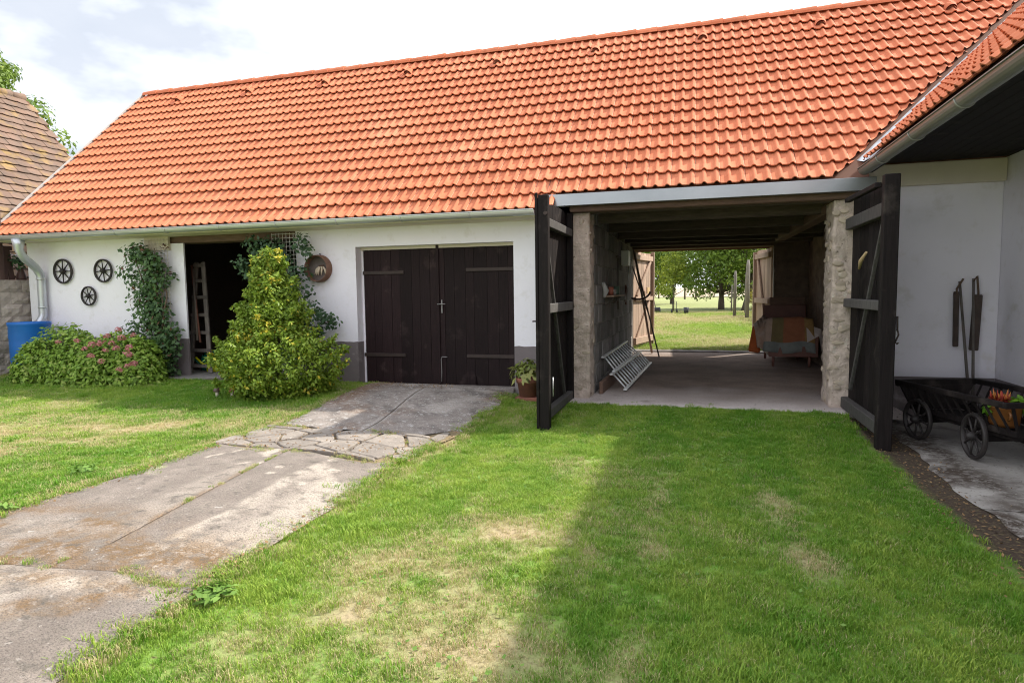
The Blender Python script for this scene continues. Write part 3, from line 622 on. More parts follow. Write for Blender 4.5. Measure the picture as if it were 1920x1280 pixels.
for i in range(9):
    o = link('vent_tile', vme, roof); o.matrix_local = Matrix.Translation(-wloc(roof)) @ barnM(3.69 - 1.8 * i + .0, 4.40)
MB().add([rp(-12.03, -.02, .07), rp(-12.005, -.02, .07), rp(-12.005, SR, .07), rp(-12.03, SR, .07), rp(-12.03, -.02, -.08), rp(-12.03, SR, -.08), rp(-12.005, -.02, -.08), rp(-12.005, SR, -.08)], [(0, 1, 2, 3), (0, 3, 5, 4), (1, 6, 7, 2), (0, 4, 6, 1)]).build('verge_flashing', ZINC, barn)
# sheet metal fascia over the passage
m = MB().box(-1.92, 2.03, 8.335, 8.35, 2.635, 2.79, b=.004); m.box(-1.92, 2.03, 8.35, 8.45, 2.635, 2.643)
m.add([(-1.92, 8.335, 2.79), (-1.92, 8.62, 3.06), (-1.92, 8.62, 2.64), (-1.92, 8.335, 2.637)], [(0, 1, 2, 3)])
m.build('fascia', FASC, barn)
MB().box(-1.9, 2.0, 8.36, 8.62, 2.705, 2.75).build('soffit', BEAMW, barn)
def gutter(pts_axis, x0, x1, cy, cz, r_, parent, swap=False, n=10):
    m = MB(); sec = [(math.cos(math.pi + math.pi * q / n) * r_, math.sin(math.pi + math.pi * q / n) * r_) for q in range(n + 1)]
    sec = [(-r_ - .006 + .008 * math.cos(a), .006 + .008 * math.sin(a)) for a in (0, 1.2, 2.4, 3.6)] + sec
    inn = [(-p[0] * -1 * .95 if 0 else p[0] * .94, p[1] * .94 + .002) for p in sec[4:]][::-1]
    full = sec + inn; k = len(full); vs = []
    for x in (x0, x1):
        for a, b in full: vs.append((x, cy + a, cz + b) if not swap else (cy + a, x, cz + b))
    m.add(vs, [(i, i + 1, k + i + 1, k + i) for i in range(k - 1)], smooth=False)
    for e, x in enumerate((x0, x1)): m.add([((x, cy + a, cz + b) if not swap else (cy + a, x, cz + b)) for a, b in sec[4:]], [list(range(n + 1))])
    return m.build('gutter', ZINC, parent)
g = gutter(None, -11.98, -2.04, 8.145, 2.575, .066, barn)
for x in np.arange(-11.1, -2.1, 1.02):
    MB().tube([(x, 8.145 + math.cos(math.pi + math.pi * q / 8) * .069, 2.575 + math.sin(math.pi + math.pi * q / 8) * .069) for q in range(9)], .007, 6).build('gutter_seam', ZINC, g)
dp = MB().tube([(-11.24, 8.145, 2.52), (-11.24, 8.145, 2.42), (-11.245, 8.15, 2.34), (-11.25, 8.19, 2.26), (-11.27, 8.27, 2.18), (-11.29, 8.38, 2.11), (-11.30, 8.47, 2.03), (-11.30, 8.53, 1.93), (-11.30, 8.545, 1.83), (-11.31, 8.545, 1.24), (-11.315, 8.54, 1.17), (-11.33, 8.50, 1.09), (-11.345, 8.46, 1.045)], [.105, .082] + [.068] * 11, 14)
dp = dp.build('downpipe', ZINCP, barn)
MB().tube([(-11.345, 8.459, 1.044), (-11.3455, 8.457, 1.042)], .060, 12).build('pipe_mouth', DECK, dp)
for z in (1.83, 1.32): MB().tube([(-11.30, 8.54, z), (-11.30, 8.54, z + .03)], .078, 14).build('pipe_clip', ZINC, dp)
# garage doors
dl = MB().box(-4.99, -2.49, 8.86, 8.88, .0, 2.215).build('garage_door', WOODG, barn)
MB().box(-4.998, -2.482, 8.80, 8.86, 2.175, 2.219).build('door_frame', CREAM, dl)
MB().box(-4.998, -4.965, 8.82, 8.9, .1, 2.18).build('door_frame', PLAST, dl)
edges = [-4.955]; ws = [.17, .13, .18, .15, .20, .14, .17, .13]
tot = sum(ws); [edges.append(edges[-1] + q * 1.235 / tot) for q in ws]
e2 = [-3.712]; ws2 = [.10, .15, .17, .13, .20, .17, .14, .10]; tot = sum(ws2); [e2.append(e2[-1] + q * 1.205 / tot) for q in ws2]
for E_, lf in ((edges, 0), (e2, 1)):
    for a, b in zip(E_[:-1], E_[1:]):
        zt = 2.205 + .012 * lf; out_ = (a < -4.8) if not lf else (b > -2.72); y0 = 8.815 + random.uniform(-.003, .003)
        zb = .115
        if out_: poly = [(a, zb), (b - .004, zb), (b - .004, 2.20), ((a + b) / 2, 2.165), (a, 2.16)] if not lf else [(a, zb), (b - .004, zb), (b - .004, 2.175), (a + .05, 2.18), (a, 2.205)]
        elif lf and a < -3.1 < b - .03: poly = [(a, zb), (-3.17 if a < -3.17 else a + .01, zb), (-3.13, zb + .17), (-3.10, zb), (b - .004, zb), (b - .004, zt), (a, zt)]
        else: poly = [(a, zb), (b - .004, zb), (b - .004, zt), (a, zt)]
        MB().prism(poly, y0, y0 + .032, 'y').build('plank', WOODG, dl)
MB().box(-3.735, -3.69, 8.79, 8.812, .115, 2.22, b=.004).build('cover_strip', WOODG, dl)
for x0, x1, z in ((-4.97, -4.27, 1.825), (-3.26, -2.53, 1.84), (-4.98, -4.27, .553), (-3.27, -2.53, .556)):
    MB().box(x0, x1, 8.795, 8.81, z - .027, z + .027, b=.005).build('hinge_strap', IRON, dl)
m = MB().box(-3.655, -3.635, 8.772, 8.79, 1.20, 1.40, b=.004); m.tube([(-3.645, 8.775, 1.335), (-3.645, 8.73, 1.335)], .008, 6); m.tube([(-3.70, 8.732, 1.335), (-3.57, 8.728, 1.338)], .009, 6)
m.build('door_handle', DULLM, dl)
MB().tube([(-3.575, 8.775, .54), (-3.66, 8.775, .54), (-3.672, 8.775, .50), (-3.668, 8.775, .3), (-3.675, 8.775, .16)], .007, 6).build('drop_bolt', DULLM, dl)
MB().box(-5.0, -2.48, D - .06, 8.83, -.1, .115, b=.012).build('sill', CONCD, barn)

def leaf(name_mat, X0, X1, ya, yb, z0, z1, side, rails, brace, latch=None, wood=BLACKW, n=9, railwood=None, topstep=0):
    """a gate leaf standing open along Y; planks on the outer face, rails and brace on the face that looks into the passage"""
    railwood = railwood or wood
    px0, px1 = (X0, X0 + .035) if side > 0 else (X1 - .035, X1)      # planks
    fx0, fx1 = (px1 + .001, min(X1, px1 + .085)) if side > 0 else (max(X0, px0 - .085), px0 - .001)
    lf = MB().box(px0 + .004, px1 - .004, ya + .01, yb - .01, z0 + .02, z1 - .03).build('gate_leaf', wood, barn)
    st = (yb - ya) / n
    for i in range(n):
        dz = random.uniform(-.015, .015); MB().box(px0 + random.uniform(-.003, .003), px1, ya + i * st + .003, ya + (i + 1) * st - .003, z0 + dz * .6, z1 + dz + topstep * i, b=.004).build('plank', wood, lf)
    for z, h in rails: MB().box(fx0, fx1, ya + .02, yb - .02, z - h / 2, z + h / 2, b=.006).build('rail', railwood, lf)
    for (a, b, ww) in brace: MB().beam(((fx0 + fx1) / 2, a[0], a[1]), ((fx0 + fx1) / 2, b[0], b[1]), ww, .04, up=(1, 0, 0)).build('brace', railwood, lf)
    return lf
gl = leaf('l', -1.72, -1.565, 6.90, 8.575, -.03, 2.56, 1, ((2.29, .10), (1.305, .11), (.075, .11)), (((7.05, 2.22), (8.1, .16), .035),), n=9, railwood=RAILW)
MB().box(-1.684, -1.572, 6.885, 6.985, -.085, 2.575, b=.008).build('post', BLACKW, gl)
MB().box(-1.684, -1.60, 8.49, 8.572, -.03, 2.56, b=.006).build('post', BLACKW, gl)
MB().box(-1.722, -1.688, 6.885, 6.90, -.06, 2.60, b=.004).build('edge_strip', BLACKW, gl)
MB().tube([(-1.60, 6.884, 2.37), (-1.60, 6.874, 2.37)], .022, 8).build('bolt', IRON, gl)
m = MB().tube([(-1.72, 6.95, 1.165), (-1.775, 6.95, 1.165)], .01, 6); m.build('latch', IRON, gl)
MB().tube([(-1.553, 7.0, .52), (-1.553, 7.0, .30)], .006, 5).build('drop_bolt', ALU, gl)
gr_ = leaf('r', 1.70, 1.865, 6.84, 8.515, -.03, 2.56, -1, ((2.26, .13), (1.32, .10), (.10, .13)), (((7.02, 2.18), (8.2, .30), .03),), n=9, railwood=RAILW)
MB().box(1.73, 1.866, 6.82, 6.92, -.10, 2.575, b=.008).build('post', BLACKW, gr_)
MB().beam((1.72, 7.0, 2.50), (1.72, 8.3, 2.52), .06, .05).build('rail', BLACKW, gr_)
m = MB().tube([(1.885, 6.86, 1.22), (1.888, 6.86, 1.08)], .010, 6); m.tube([(1.888, 6.86, 1.10), (1.90, 6.86, 1.04), (1.885, 6.86, 1.0), (1.875, 6.86, .97), (1.89, 6.86, .95), (1.90, 6.86, .965)], .008, 6); m.build('hook', IRON, gr_)
m = MB().tube([(1.69, 7.25, 1.86), (1.68, 7.42, 1.78), (1.685, 7.5, 1.70)], [.012, .022, .014], 7); m.build('rag', mat('straw_rag', (.42, .31, .17), .9), gr_)
# two weathered back leaves standing open beyond the back wall
def hinge(x, y, a): return Matrix.Translation((x, y, 0)) @ Matrix.Rotation(a, 4, 'Z') @ Matrix.Translation((-x, -y, 0))
MB.CUR = hinge(-1.40, 15.3, R(-13))
bl = leaf('bl', -1.45, -1.35, 15.32, 16.75, .16, 2.44, 1, ((2.30, .12), (1.30, .10), (.28, .16)), (((16.6, 2.24), (15.5, 1.36), .09), ((16.5, 1.22), (15.5, .34), .08)), wood=REDW, n=7, railwood=REDW)
MB().box(-1.425, -1.34, 16.752, 16.82, .05, 2.48, b=.006).build('post', REDW, bl)
MB().box(-1.348, -1.325, 16.15, 16.35, 1.42, 1.58, b=.004).build('lock_plate', mat('yellow_wood', (.50, .33, .16), .7), bl)
MB.CUR = hinge(1.66, 15.3, R(8))
br = leaf('br', 1.60, 1.70, 15.32, 16.66, .12, 2.42, -1, ((2.28, .12), (1.22, .12), (.3, .12)), (((16.45, 2.2), (15.6, .5), .09),), wood=REDW, n=7, railwood=REDW)
MB().box(1.59, 1.67, 16.662, 16.75, .05, 2.40, b=.006).build('post', REDW, br)
MB.CUR = None

# ------------------------------------------------------------------ the house wing on the right
wing = thing('house_wing', 'white house wing with overhanging orange tiled roof and grey gutter beside the passage', 'house', (3.6, 4, 0))
MB().box(3.46, 3.85, -11, 9.08, -.3, 2.985).build('wall', PLAST, wing)
MB().box(3.451, 3.459, -11, 8.743, -.2, .40).build('plinth', PLINTH, wing)
m = MB()
for i in range(12): m.box(2.02 + i * .122, 2.02 + i * .122 + .118, -11, 8.655, 2.985, 3.0)
m.build('soffit', BLACKW, wing)
MB().box(1.985, 2.018, -11, 8.5, 2.86, 3.0).build('eave_board', BLACKW, wing)
wd = MB(); sE = (RX - WX0) / CA
wp = lambda s, y, n=0: (WX0 + s * CA - n * SA, y, WZ0 + s * SA + n * CA)
poly = [(-.02, -11), (sE, -11), (sE, ry), (0, VY0), (-.02, VY0 - .1)]; n = len(poly)
wd.add([wp(s, y, 0) for s, y in poly] + [wp(s, y, -.05) for s, y in poly], [list(range(n))[::-1], list(range(n, 2 * n))] + [(i, (i + 1) % n, n + (i + 1) % n, n + i) for i in range(n)])
wd.add([(RX, -11, rz), (RX, ry, rz), (RX + 3.4, ry, rz - 3.4), (RX + 3.4, -11, rz - 3.4)], [(0, 1, 2, 3)])
wr = wd.build('roof', DECK, wing, fixn=False)
cells = []
for k in range(14):
    s = k * CG; y = ry + .6
    while y > -10.7:
        X0, X1 = WX0 + s * CA, WX0 + (s + .37) * CA
        d = lambda X, Y: (X - WX0) - (Y - VY0)      # >0 on the wing's side
        if X1 < RX + .2:
            if d(X0, y) > .16: cells.append((wingM(y, s), 'full'))
            elif d(X1, y - TP) > .1: cells.append((wingM(y, s), 'cut'))
        y -= TP
put_tiles(wr, cells, 285, (VC + VN * .13, -VN))
gw = gutter(None, -11, 8.36, 1.905, 2.885, .070, wing, swap=True); gw.data.materials[0] = WGUT
for y in np.arange(7.6, -3, -1.05):
    MB().tube([(1.905 + math.cos(math.pi + math.pi * q / 8) * .073, y, 2.885 + math.sin(math.pi + math.pi * q / 8) * .073) for q in range(9)], .008, 6).build('gutter_seam', WGUT, gw)
m = MB(); va = Vector((WX0 - .02, VY0 - .02, WZ0 + .02)); vb = Vector((RX, ry, rz + .02)); sd = Vector((1, -1, 0)).normalized()
m.add([va - sd * .11 + Vector((0, 0, .035)), va, va + sd * .15 + Vector((0, 0, .045)), vb - sd * .11 + Vector((0, 0, .035)), vb, vb + sd * .15 + Vector((0, 0, .045))], [(0, 1, 4, 3), (1, 2, 5, 4)])
m.build('valley_flashing', ZINCP, wing, fixn=False)

# ------------------------------------------------------------------ neighbour's old barn on the left
nb = thing('neighbour_barn', 'old neighbouring barn with mossy brown tiled roof beside the picket fence', 'barn', (-16, 9, 0))
na = math.atan2(1.56, 1.32); nC, nS = math.cos(na), math.sin(na); RXn, RZn, YE = -17.2, 6.82, 13.0
MB().box(-19.8, -13.4, 2, 12.7, -.2, 2.4).build('wall', PLAST, nb)
MB().prism([(-20.6, 2.3), (-13.4, 2.3), (-17.2, 6.6)], 12.4, 12.7, 'y').build('wall', PLAST, nb)
sl_ = 6.6
nr = MB().add([(RXn, 2, RZn - .06), (RXn, YE, RZn - .06), (RXn + sl_ * nC, YE, RZn - sl_ * nS - .06), (RXn + sl_ * nC, 2, RZn - sl_ * nS - .06), (RXn - sl_ * nC, YE, RZn - sl_ * nS - .06), (RXn - sl_ * nC, 2, RZn - sl_ * nS - .06)], [(0, 1, 2, 3), (0, 5, 4, 1)]).build('roof', DECK, nb, fixn=False)
ot = MB(); pl = [(-.144, 0), (-.144, -.318), (-.085, -.334), (0, -.340), (.085, -.334), (.144, -.318), (.144, 0)]
ot.add([(a, b, .046 if b < -.2 else .004) for a, b in pl] + [(a, b, .030 if b < -.2 else -.012) for a, b in pl], [list(range(7)), list(range(7, 14))[::-1]] + [(i, 7 + i, 7 + (i + 1) % 7, (i + 1) % 7) for i in range(7)])
ot_me = ot.mesh('old_tile'); ot_me.materials.append(OLDT)
# local x -> along Y, local -y -> down the slope
RM = Matrix(((0, -nC, nS, 0), (1, 0, 0, 0), (0, nS, nC, 0), (0, 0, 0, 1)))
cand = []
k = 1
while k * .235 < sl_:
    y = YE - .15 - (.147 if k % 2 else 0)
    while y > 2.2:
        T = Matrix.Translation((RXn + (k * .235 - .24) * nC, y, RZn - (k * .235 - .24) * nS)) @ RM; c = T @ Vector((0, -.2, 0)); cand.append((inframe(c) * (c.z > .035 * 0 + 2.2), T, c)); y -= .294
    k += 1
cand.sort(key=lambda q: -q[0]); MM = MB()
for i, (a, T, c) in enumerate(cand):
    J = Matrix.Rotation(random.uniform(-.03, .03), 4, 'Z') @ Matrix.Rotation(random.uniform(-.03, .015), 4, 'X')
    if i < 280 and a > 0: o = link('tile', ot_me, nr); o.matrix_local = Matrix.Translation(-wloc(nr)) @ T @ J
    else: MM.add([v.co for v in ot_me.vertices], [list(p.vertices) for p in ot_me.polygons], 0, False, T @ J)
MM.build('tiles', OLDT, nr, fixn=False, kind='stuff')
rt_ = MB().tube([(0, 0, 0), (0, .38, .02)], [.10, .115], 10).mesh('ridge_tile'); rt_.materials.append(OLDT)
y = 2.0
while y < YE - .3: o = link('ridge_tile', rt_, nr); o.location = Vector((RXn, y, RZn - .03)) - wloc(nr); y += .35

# ------------------------------------------------------------------ left corner: block wall, pickets, vase, barrel
bwl = thing('boundary_wall', 'grey split-face block wall behind the blue rain barrel', 'wall', (-12.05, 7, 0))
MB().box(-12.17, -11.885, 4.5, 8.98, -.2, 1.835).build('core', BMORT, bwl)
def splitface():
    m = MB(); n1, n2 = 5, 4; vs = []
    for j in range(n2):
        for i in range(n1):
            e = i in (0, n1 - 1) or j in (0, n2 - 1)
            vs.append((0.0 if e else random.uniform(.01, .03), .375 * i / (n1 - 1), .212 * j / (n2 - 1)))
    m.add(vs, [(j * n1 + i, j * n1 + i + 1, (j + 1) * n1 + i + 1, (j + 1) * n1 + i) for j in range(n2 - 1) for i in range(n1 - 1)])
    ring = [0, n1 - 1, n1 * n2 - 1, n1 * (n2 - 1)]
    m.add([vs[i] for i in ring] + [(-.05, vs[i][1], vs[i][2]) for i in ring], [(0, 1, 5, 4), (1, 2, 6, 5), (2, 3, 7, 6), (3, 0, 4, 7)])
    me = m.mesh('block'); me.materials.append(SPLIT); return me
sf = [splitface() for _ in range(4)]
for r_ in range(9):
    for c_ in range(12):
        y = 8.985 - (c_ + 1) * .38 - (.19 if r_ % 2 else 0)
        if y < 4.5: continue
        o = link('block', sf[(r_ * 3 + c_) % 4], bwl); o.location = Vector((-11.885 + random.uniform(0, .012), y, -.12 + r_ * .217)) - wloc(bwl)
    if r_ % 2:
        hb = MB().box(-11.90, -11.865, 8.80, 8.98, -.12 + r_ * .217, -.12 + r_ * .217 + .21, b=.006); hb.build('block', SPLIT, bwl)
pf = thing('picket_fence', 'dark brown wooden picket fence standing on top of the block wall', 'fence', (-12.05, 7, 1.84))
MB().beam((-12.05, 4.5, 2.42), (-12.05, 8.60, 2.42), .05, .08).build('rail', BROWNP, pf); MB().beam((-12.05, 4.5, 1.96), (-12.05, 8.60, 1.96), .05, .08).build('rail', BROWNP, pf)
pk = MB().box(-.012, .012, -.05, .05, 0, .60, b=.006).mesh('picket'); pk.materials.append(BROWNP)
for i in range(32):
    o = link('picket', pk, pf); o.location = Vector((-12.015, 8.55 - i * .12, 1.85)) - wloc(pf); o.rotation_euler = (random.uniform(-.04, .04) + (.12 if i == 0 else 0), 0, 0)
MB().box(-11.99, -11.91, 8.27, 8.36, 1.84, 3.08, b=.008).build('post', BROWNP, pf)
vz = thing('vase', 'small brown clay vase on the end of the block wall', 'vase', (-11.99, 8.70, 1.845))
MB().lathe([(.0, 0), (.075, 0), (.082, .03), (.07, .10), (.045, .17), (.05, .20), (.045, .2), (.04, .17), (0, .15)], (-11.99, 8.70, 1.845), 14).build('body', BROWNP, vz)

# leaves --------------------------------------------------------------------------------------------------
def leaves(name, P, Nrm, size, mt, parent=None, aspect=.5, tint=None, tip=None, droop=.2, **tags):
    """one mesh of four-cornered folded leaves; P points, Nrm outward directions"""
    P = np.asarray(P, float); Nn = np.asarray(Nrm, float); n = len(P)
    Nn = Nn / np.maximum(np.linalg.norm(Nn, axis=1, keepdims=True), 1e-6)
    rv = rng.normal(size=(n, 3)); ax = rv - (rv * Nn).sum(1, keepdims=True) * Nn * .75; ax[:, 2] -= droop
    ax /= np.maximum(np.linalg.norm(ax, axis=1, keepdims=True), 1e-6)
    sd = np.cross(Nn, ax); sd /= np.maximum(np.linalg.norm(sd, axis=1, keepdims=True), 1e-6); nn_ = np.cross(ax, sd)
    s = np.asarray(size if np.ndim(size) else np.full(n, size), float)[:, None] * (.7 + .6 * rng.random((n, 1)))
    w_ = s * aspect * .5
    a = P; t = P + ax * s; mid = P + ax * s * .45 - nn_ * s * .08
    l = mid + sd * w_ + nn_ * s * .10; r_ = mid - sd * w_ + nn_ * s * .10
    co = np.stack([a, r_, t, l], 1).reshape(-1, 3) - np.array(wloc(parent))
    me = bpy.data.meshes.new(name)
    me.vertices.add(4 * n); me.vertices.foreach_set('co', co.reshape(-1).astype(np.float32))
    idx = np.arange(4 * n).reshape(n, 4); fq = np.concatenate([idx[:, [0, 1, 2]], idx[:, [0, 2, 3]]], 1).reshape(-1)
    me.loops.add(6 * n); me.loops.foreach_set('vertex_index', fq.astype(np.int32)); me.polygons.add(2 * n)
    me.polygons.foreach_set('loop_start', np.arange(0, 6 * n, 3, dtype=np.int32)); me.polygons.foreach_set('loop_total', np.full(2 * n, 3, np.int32)); me.update()
    tint = rng.random(n) if tint is None else np.asarray(tint); tip = np.zeros(n) if tip is None else np.asarray(tip)
    pattr(me, 'tint', np.repeat(np.clip(tint, 0, 1), 4)); pattr(me, 'tip', np.repeat(np.clip(tip, 0, 1), 4)); me.materials.append(mt)
    return link(name, me, parent, **tags)
def sph(n):
    v = rng.normal(size=(n, 3)); return v / np.linalg.norm(v, axis=1, keepdims=True)
def clumps(centres, radii, per, flat=1.0, shell=.55):
    """points on lumpy shells round clump centres"""
    P = []; Nn = []
    for c, r_, k in zip(centres, radii, per):
        d = sph(k); rr = r_ * (shell + (1 - shell) * rng.random((k, 1)) ** .5); q = d * rr; q[:, 2] *= flat; P.append(q + np.array(c)); Nn.append(d + np.array([0, 0, .45]))
    return np.concatenate(P), np.concatenate(Nn)

vp = thing('vase_plant', 'small leafy plant growing from the clay vase', 'plant', (-11.99, 8.70, 2.05))
P, Nn = clumps([(-11.97, 8.64, 2.15), (-12.0, 8.58, 2.22), (-11.95, 8.70, 2.22)], [.11, .10, .09], [60, 50, 50]); leaves('leaves', P, Nn, .07, L_VINE, vp)
MB().tube([(-11.99, 8.70, 2.0), (-11.97, 8.66, 2.15)], .01, 5).build('stem', BARK, vp)

bx, by, bz = -11.10, 8.13, Z(-11.10, 8.13)
brl = thing('rain_barrel', 'blue plastic rain barrel under the downpipe', 'barrel', (bx, by, bz))
MB().lathe([(0, 0), (.26, 0), (.275, .02), (.283, .25), (.30, .30), (.302, .60), (.298, .66), (.308, .70), (.300, .88), (.312, .90), (.316, .93), (.312, .955), (.298, .955), (.292, .90), (.286, .70), (.28, .55), (0, .5)], (bx, by, bz), 36).build('body', BLUE, brl)
MB().lathe([(0, .72), (.287, .72)], (bx, by, bz), 36).build('water', mat('dark_water', (.01, .015, .02), .05), brl)

# old wheels hung on the wall
def wheel(name, label, c, rad, no=Vector((0, -1, 0)), spokes=8, group=None, parent=None, th=.035, mt=WHEELW, rim=.13, ph=0.0, hubl=.07):
    c = Vector(c); root = parent or thing(name, label, 'wheel', c, group)
    tx = Vector((0, 0, 1)).cross(no).normalized(); tz = no.cross(tx); M = Matrix(((tx.x, tz.x, no.x, c.x), (tx.y, tz.y, no.y, c.y), (tx.z, tz.z, no.z, c.z), (0, 0, 0, 1)))
    if abs(tz.z) < 0: pass
    W = root
    if parent is not None:
        W = None
    k = rad * rim
    def B(mb, nm):
        return mb.build(nm, mt, root)
    rm = MB().lathe([(rad - k, -th / 2), (rad - .006, -th / 2), (rad, -th / 2 + .006), (rad, th / 2 - .006), (rad - .006, th / 2), (rad - k, th / 2), (rad - k, -th / 2)], (0, 0, 0), 32, M=M)
    hb = MB().lathe([(0, -hubl * .5), (rad * .13, -hubl * .5), (rad * .2, -hubl * .1), (rad * .2, hubl * .3), (rad * .12, hubl * .7), (rad * .05, hubl * .75), (0, hubl * .7)], (0, 0, 0), 14, M=M)
    sp = []
    for i in range(spokes):
        a = 2 * math.pi * i / spokes + ph; d = Vector((math.cos(a), math.sin(a), 0))
        sp.append(MB().tube([M @ (d * rad * .15), M @ (d * rad * .5), M @ (d * (rad - k * .5))], [rad * .062, rad * .05, rad * .04], 6))
    return root, rm, hb, sp
for lab, c, rad, sp_, ph in (('large dark spoked wheel on white wall, nearest the rain barrel', (-10.86, 8.61, 1.975), .222, 8, 0), ('dark spoked wheel on white wall, next to the climbing rose', (-9.935, 8.61, 1.965), .205, 8, .1), ('smallest dark spoked wheel, hung lower between two larger ones', (-10.30, 8.61, 1.53), .172, 8, .2)):
    root, rm, hb, spk = wheel('wagon_wheel', lab, c, rad, spokes=sp_, group='old wagon wheels hung on the white wall', ph=ph)
    rm.build('rim', WHEELW, root); hb.build('hub', WHEELW, root)
    for q in spk: q.build('spoke', WHEELW, root)

# hydrangeas
FL = mat('hydrangea_petal', (.50, .16, .20), .7, tint=('tint', (.62, .33, .33), 'tip', (.42, .13, .10)), trans=.2)
def mound(n, c, rx, ry_, h, lump=.16):
    d = sph(n * 3); d = d[d[:, 2] > -.15][:n]; k = len(d)
    rr = (.72 + .28 * rng.random(k) ** .4) * (1 + lump * (fbm(d[:, 0] * 2.2 + c[0], d[:, 1] * 2 + d[:, 2] * 2.6, 1.2, 3) - .5) * 2)
    P = np.stack([c[0] + d[:, 0] * rx * rr, c[1] + d[:, 1] * ry_ * rr, c[2] + np.maximum(d[:, 2], -.1) * h * rr + .06], 1)
    return P, d + np.array([0, -.15, .55]), rr
hyd_spec = (('hydrangea', 'wide leafy hydrangea bush beside the blue barrel, with hardly any flowers', (-10.42, 7.95, Z(-10.4, 7.9)), ((-10.05, 7.92, .74, .50, .86), (-10.5, 7.8, .42, .36, .62), (-9.65, 7.82, .5, .45, .72))),
            ('hydrangea', 'hydrangea bush with dusty pink flower heads below the climbing rose', (-9.05, 7.95, Z(-9.0, 7.9)), ((-8.85, 7.92, .60, .48, .76), (-8.5, 7.9, .40, .40, .66), (-9.2, 7.75, .42, .40, .6))))
hyd = []
for nm, lab, c, ms in hyd_spec:
    t_ = thing(nm, lab, 'bush', c, 'hydrangea bushes along the white wall'); hyd.append(t_); A = []; B_ = []
    for (cx, cy, rx, ry_, h) in ms: P, Nn, rr = mound(2300, (cx, cy, Z(cx, cy)), rx, ry_, h); A.append(P); B_.append(Nn)
    P = np.concatenate(A); Nn = np.concatenate(B_); n = len(P)
    leaves('foliage', P, Nn + .5 * rng.normal(size=P.shape), .078, L_HYD, t_, .55, tip=(rng.random(n) < .12) * .6, tint=.25 + .75 * rng.random(n) ** 1.3, kind='stuff')
    for i in range(10): a = random.uniform(0, 6.28); MB().tube([(c[0] + .1 * math.cos(a), c[1] + .1 * math.sin(a), c[2]), (c[0] + .5 * math.cos(a), c[1] + .3 * math.sin(a), c[2] + .6)], [.012, .006], 5).build('stem', BARK, t_)
def flower_me(seed):
    d = sph(70); d = d[d[:, 2] > -.5]; r_ = .058 * (.9 + .2 * rng.random((len(d), 1)))
    o = leaves('flower_head', d * r_ * np.array([1, 1, .8]), d, .034, FL, None, .95, tip=rng.random(len(d)) * .5); me = o.data; bpy.data.objects.remove(o); return me
fms = [flower_me(i) for i in range(3)]
FLW = [(-9.57, .81), (-8.95, .89), (-8.71, .99), (-8.65, .87), (-8.42, .91), (-9.27, .75), (-9.09, .78), (-8.86, .78), (-9.43, .68), (-9.3, .57), (-9.0, .66), (-8.52, .71), (-8.54, .61), (-8.44, .46), (-8.58, .42), (-8.73, .36), (-8.77, .70), (-9.1, .48)]
for i, (x, z) in enumerate(FLW):
    y = 7.38 + .34 * max(0, (z - .35)) + random.uniform(-.03, .03); xs_ = x * (1 - .0) + (y - 7.75) * (x / 7.75) * 1.0
    o = link('flower_head', fms[i % 3], hyd[1]); o.location = Vector((xs_, y, z + (z - 1.5) * (y - 7.75) / 7.75)) - wloc(hyd[1]); o.scale = [random.uniform(.65, .95)] * 3; o.rotation_euler = (random.uniform(-.6, 0), random.uniform(-.4, .4), random.uniform(0, 6))
for (x, z) in ((-9.75, .80),):
    o = link('flower_head', fms[1], hyd[0]); o.location = Vector((x, 7.58, z)) - wloc(hyd[0]); o.scale = (.7, .7, .7)

# trellises and climbers
def trellis(lab, x0, x1, y, z0, z1, mt, step):
    t_ = thing('trellis', lab, 'trellis', ((x0 + x1) / 2, y, z0), 'wire trellises on the barn wall'); m = MB()
    for x in np.arange(x0, x1 + .001, step): m.tube([(x, y, z0), (x, y, z1)], .004, 4, cap=False)
    m.build('uprights', mt, t_); m = MB()
    for z in np.arange(z0 + .03, z1, step): m.tube([(x0, y - .006, z), (x1, y - .006, z)], .004, 4, cap=False)
    m.build('crossbars', mt, t_)
trellis('wire trellis behind the climbing rose, left of the open shed doorway', -8.92, -8.44, 8.55, Z(-8.7, 8.4), 2.47, WIREM, .065)
trellis('pale wire trellis behind the cone-shaped shrub, right of the shed doorway', -6.42, -5.92, 8.56, .15, 2.47, WIREW, .065)
MB().box(-8.99, -8.49, 8.60, 8.645, 2.28, 2.5).build('trellis_board', CREAM, barn)
cr_ = thing('climbing_rose', 'dark green climbing rose on its trellis above the pink hydrangea', 'climber', (-8.62, 8.4, Z(-8.6, 8.4)))
cl = []
for i in range(64):
    z = .25 + 2.05 * (i + .5) / 64; wv = .15 + .17 * (z > 1.55) + .10 * (z < .95)
    x = -8.66 + random.gauss(0, wv * .55) - (.12 if z > 1.5 else 0) + (.08 if z < 1 else 0); cl.append((x, 8.40 + random.uniform(-.10, .08), z))
cl += [(-9.1, 8.38, 1.95), (-9.22, 8.4, 1.92), (-9.05, 8.4, 1.75), (-8.32, 8.35, .82), (-8.26, 8.35, .72), (-8.35, 8.35, 1.0), (-9.12, 8.4, 1.0), (-9.02, 8.38, .85), (-9.0, 8.38, 1.45), (-8.95, 8.4, 1.25), (-9.08, 8.45, 2.2)]
P, Nn = clumps(cl, [.155] * len(cl), [48] * len(cl), 1, .3); n = len(P)
leaves('foliage', P, Nn + np.array([0, -.8, 0]), .074, L_ROSE, cr_, .62, tip=(rng.random(n) < .03) * .8, kind='stuff')
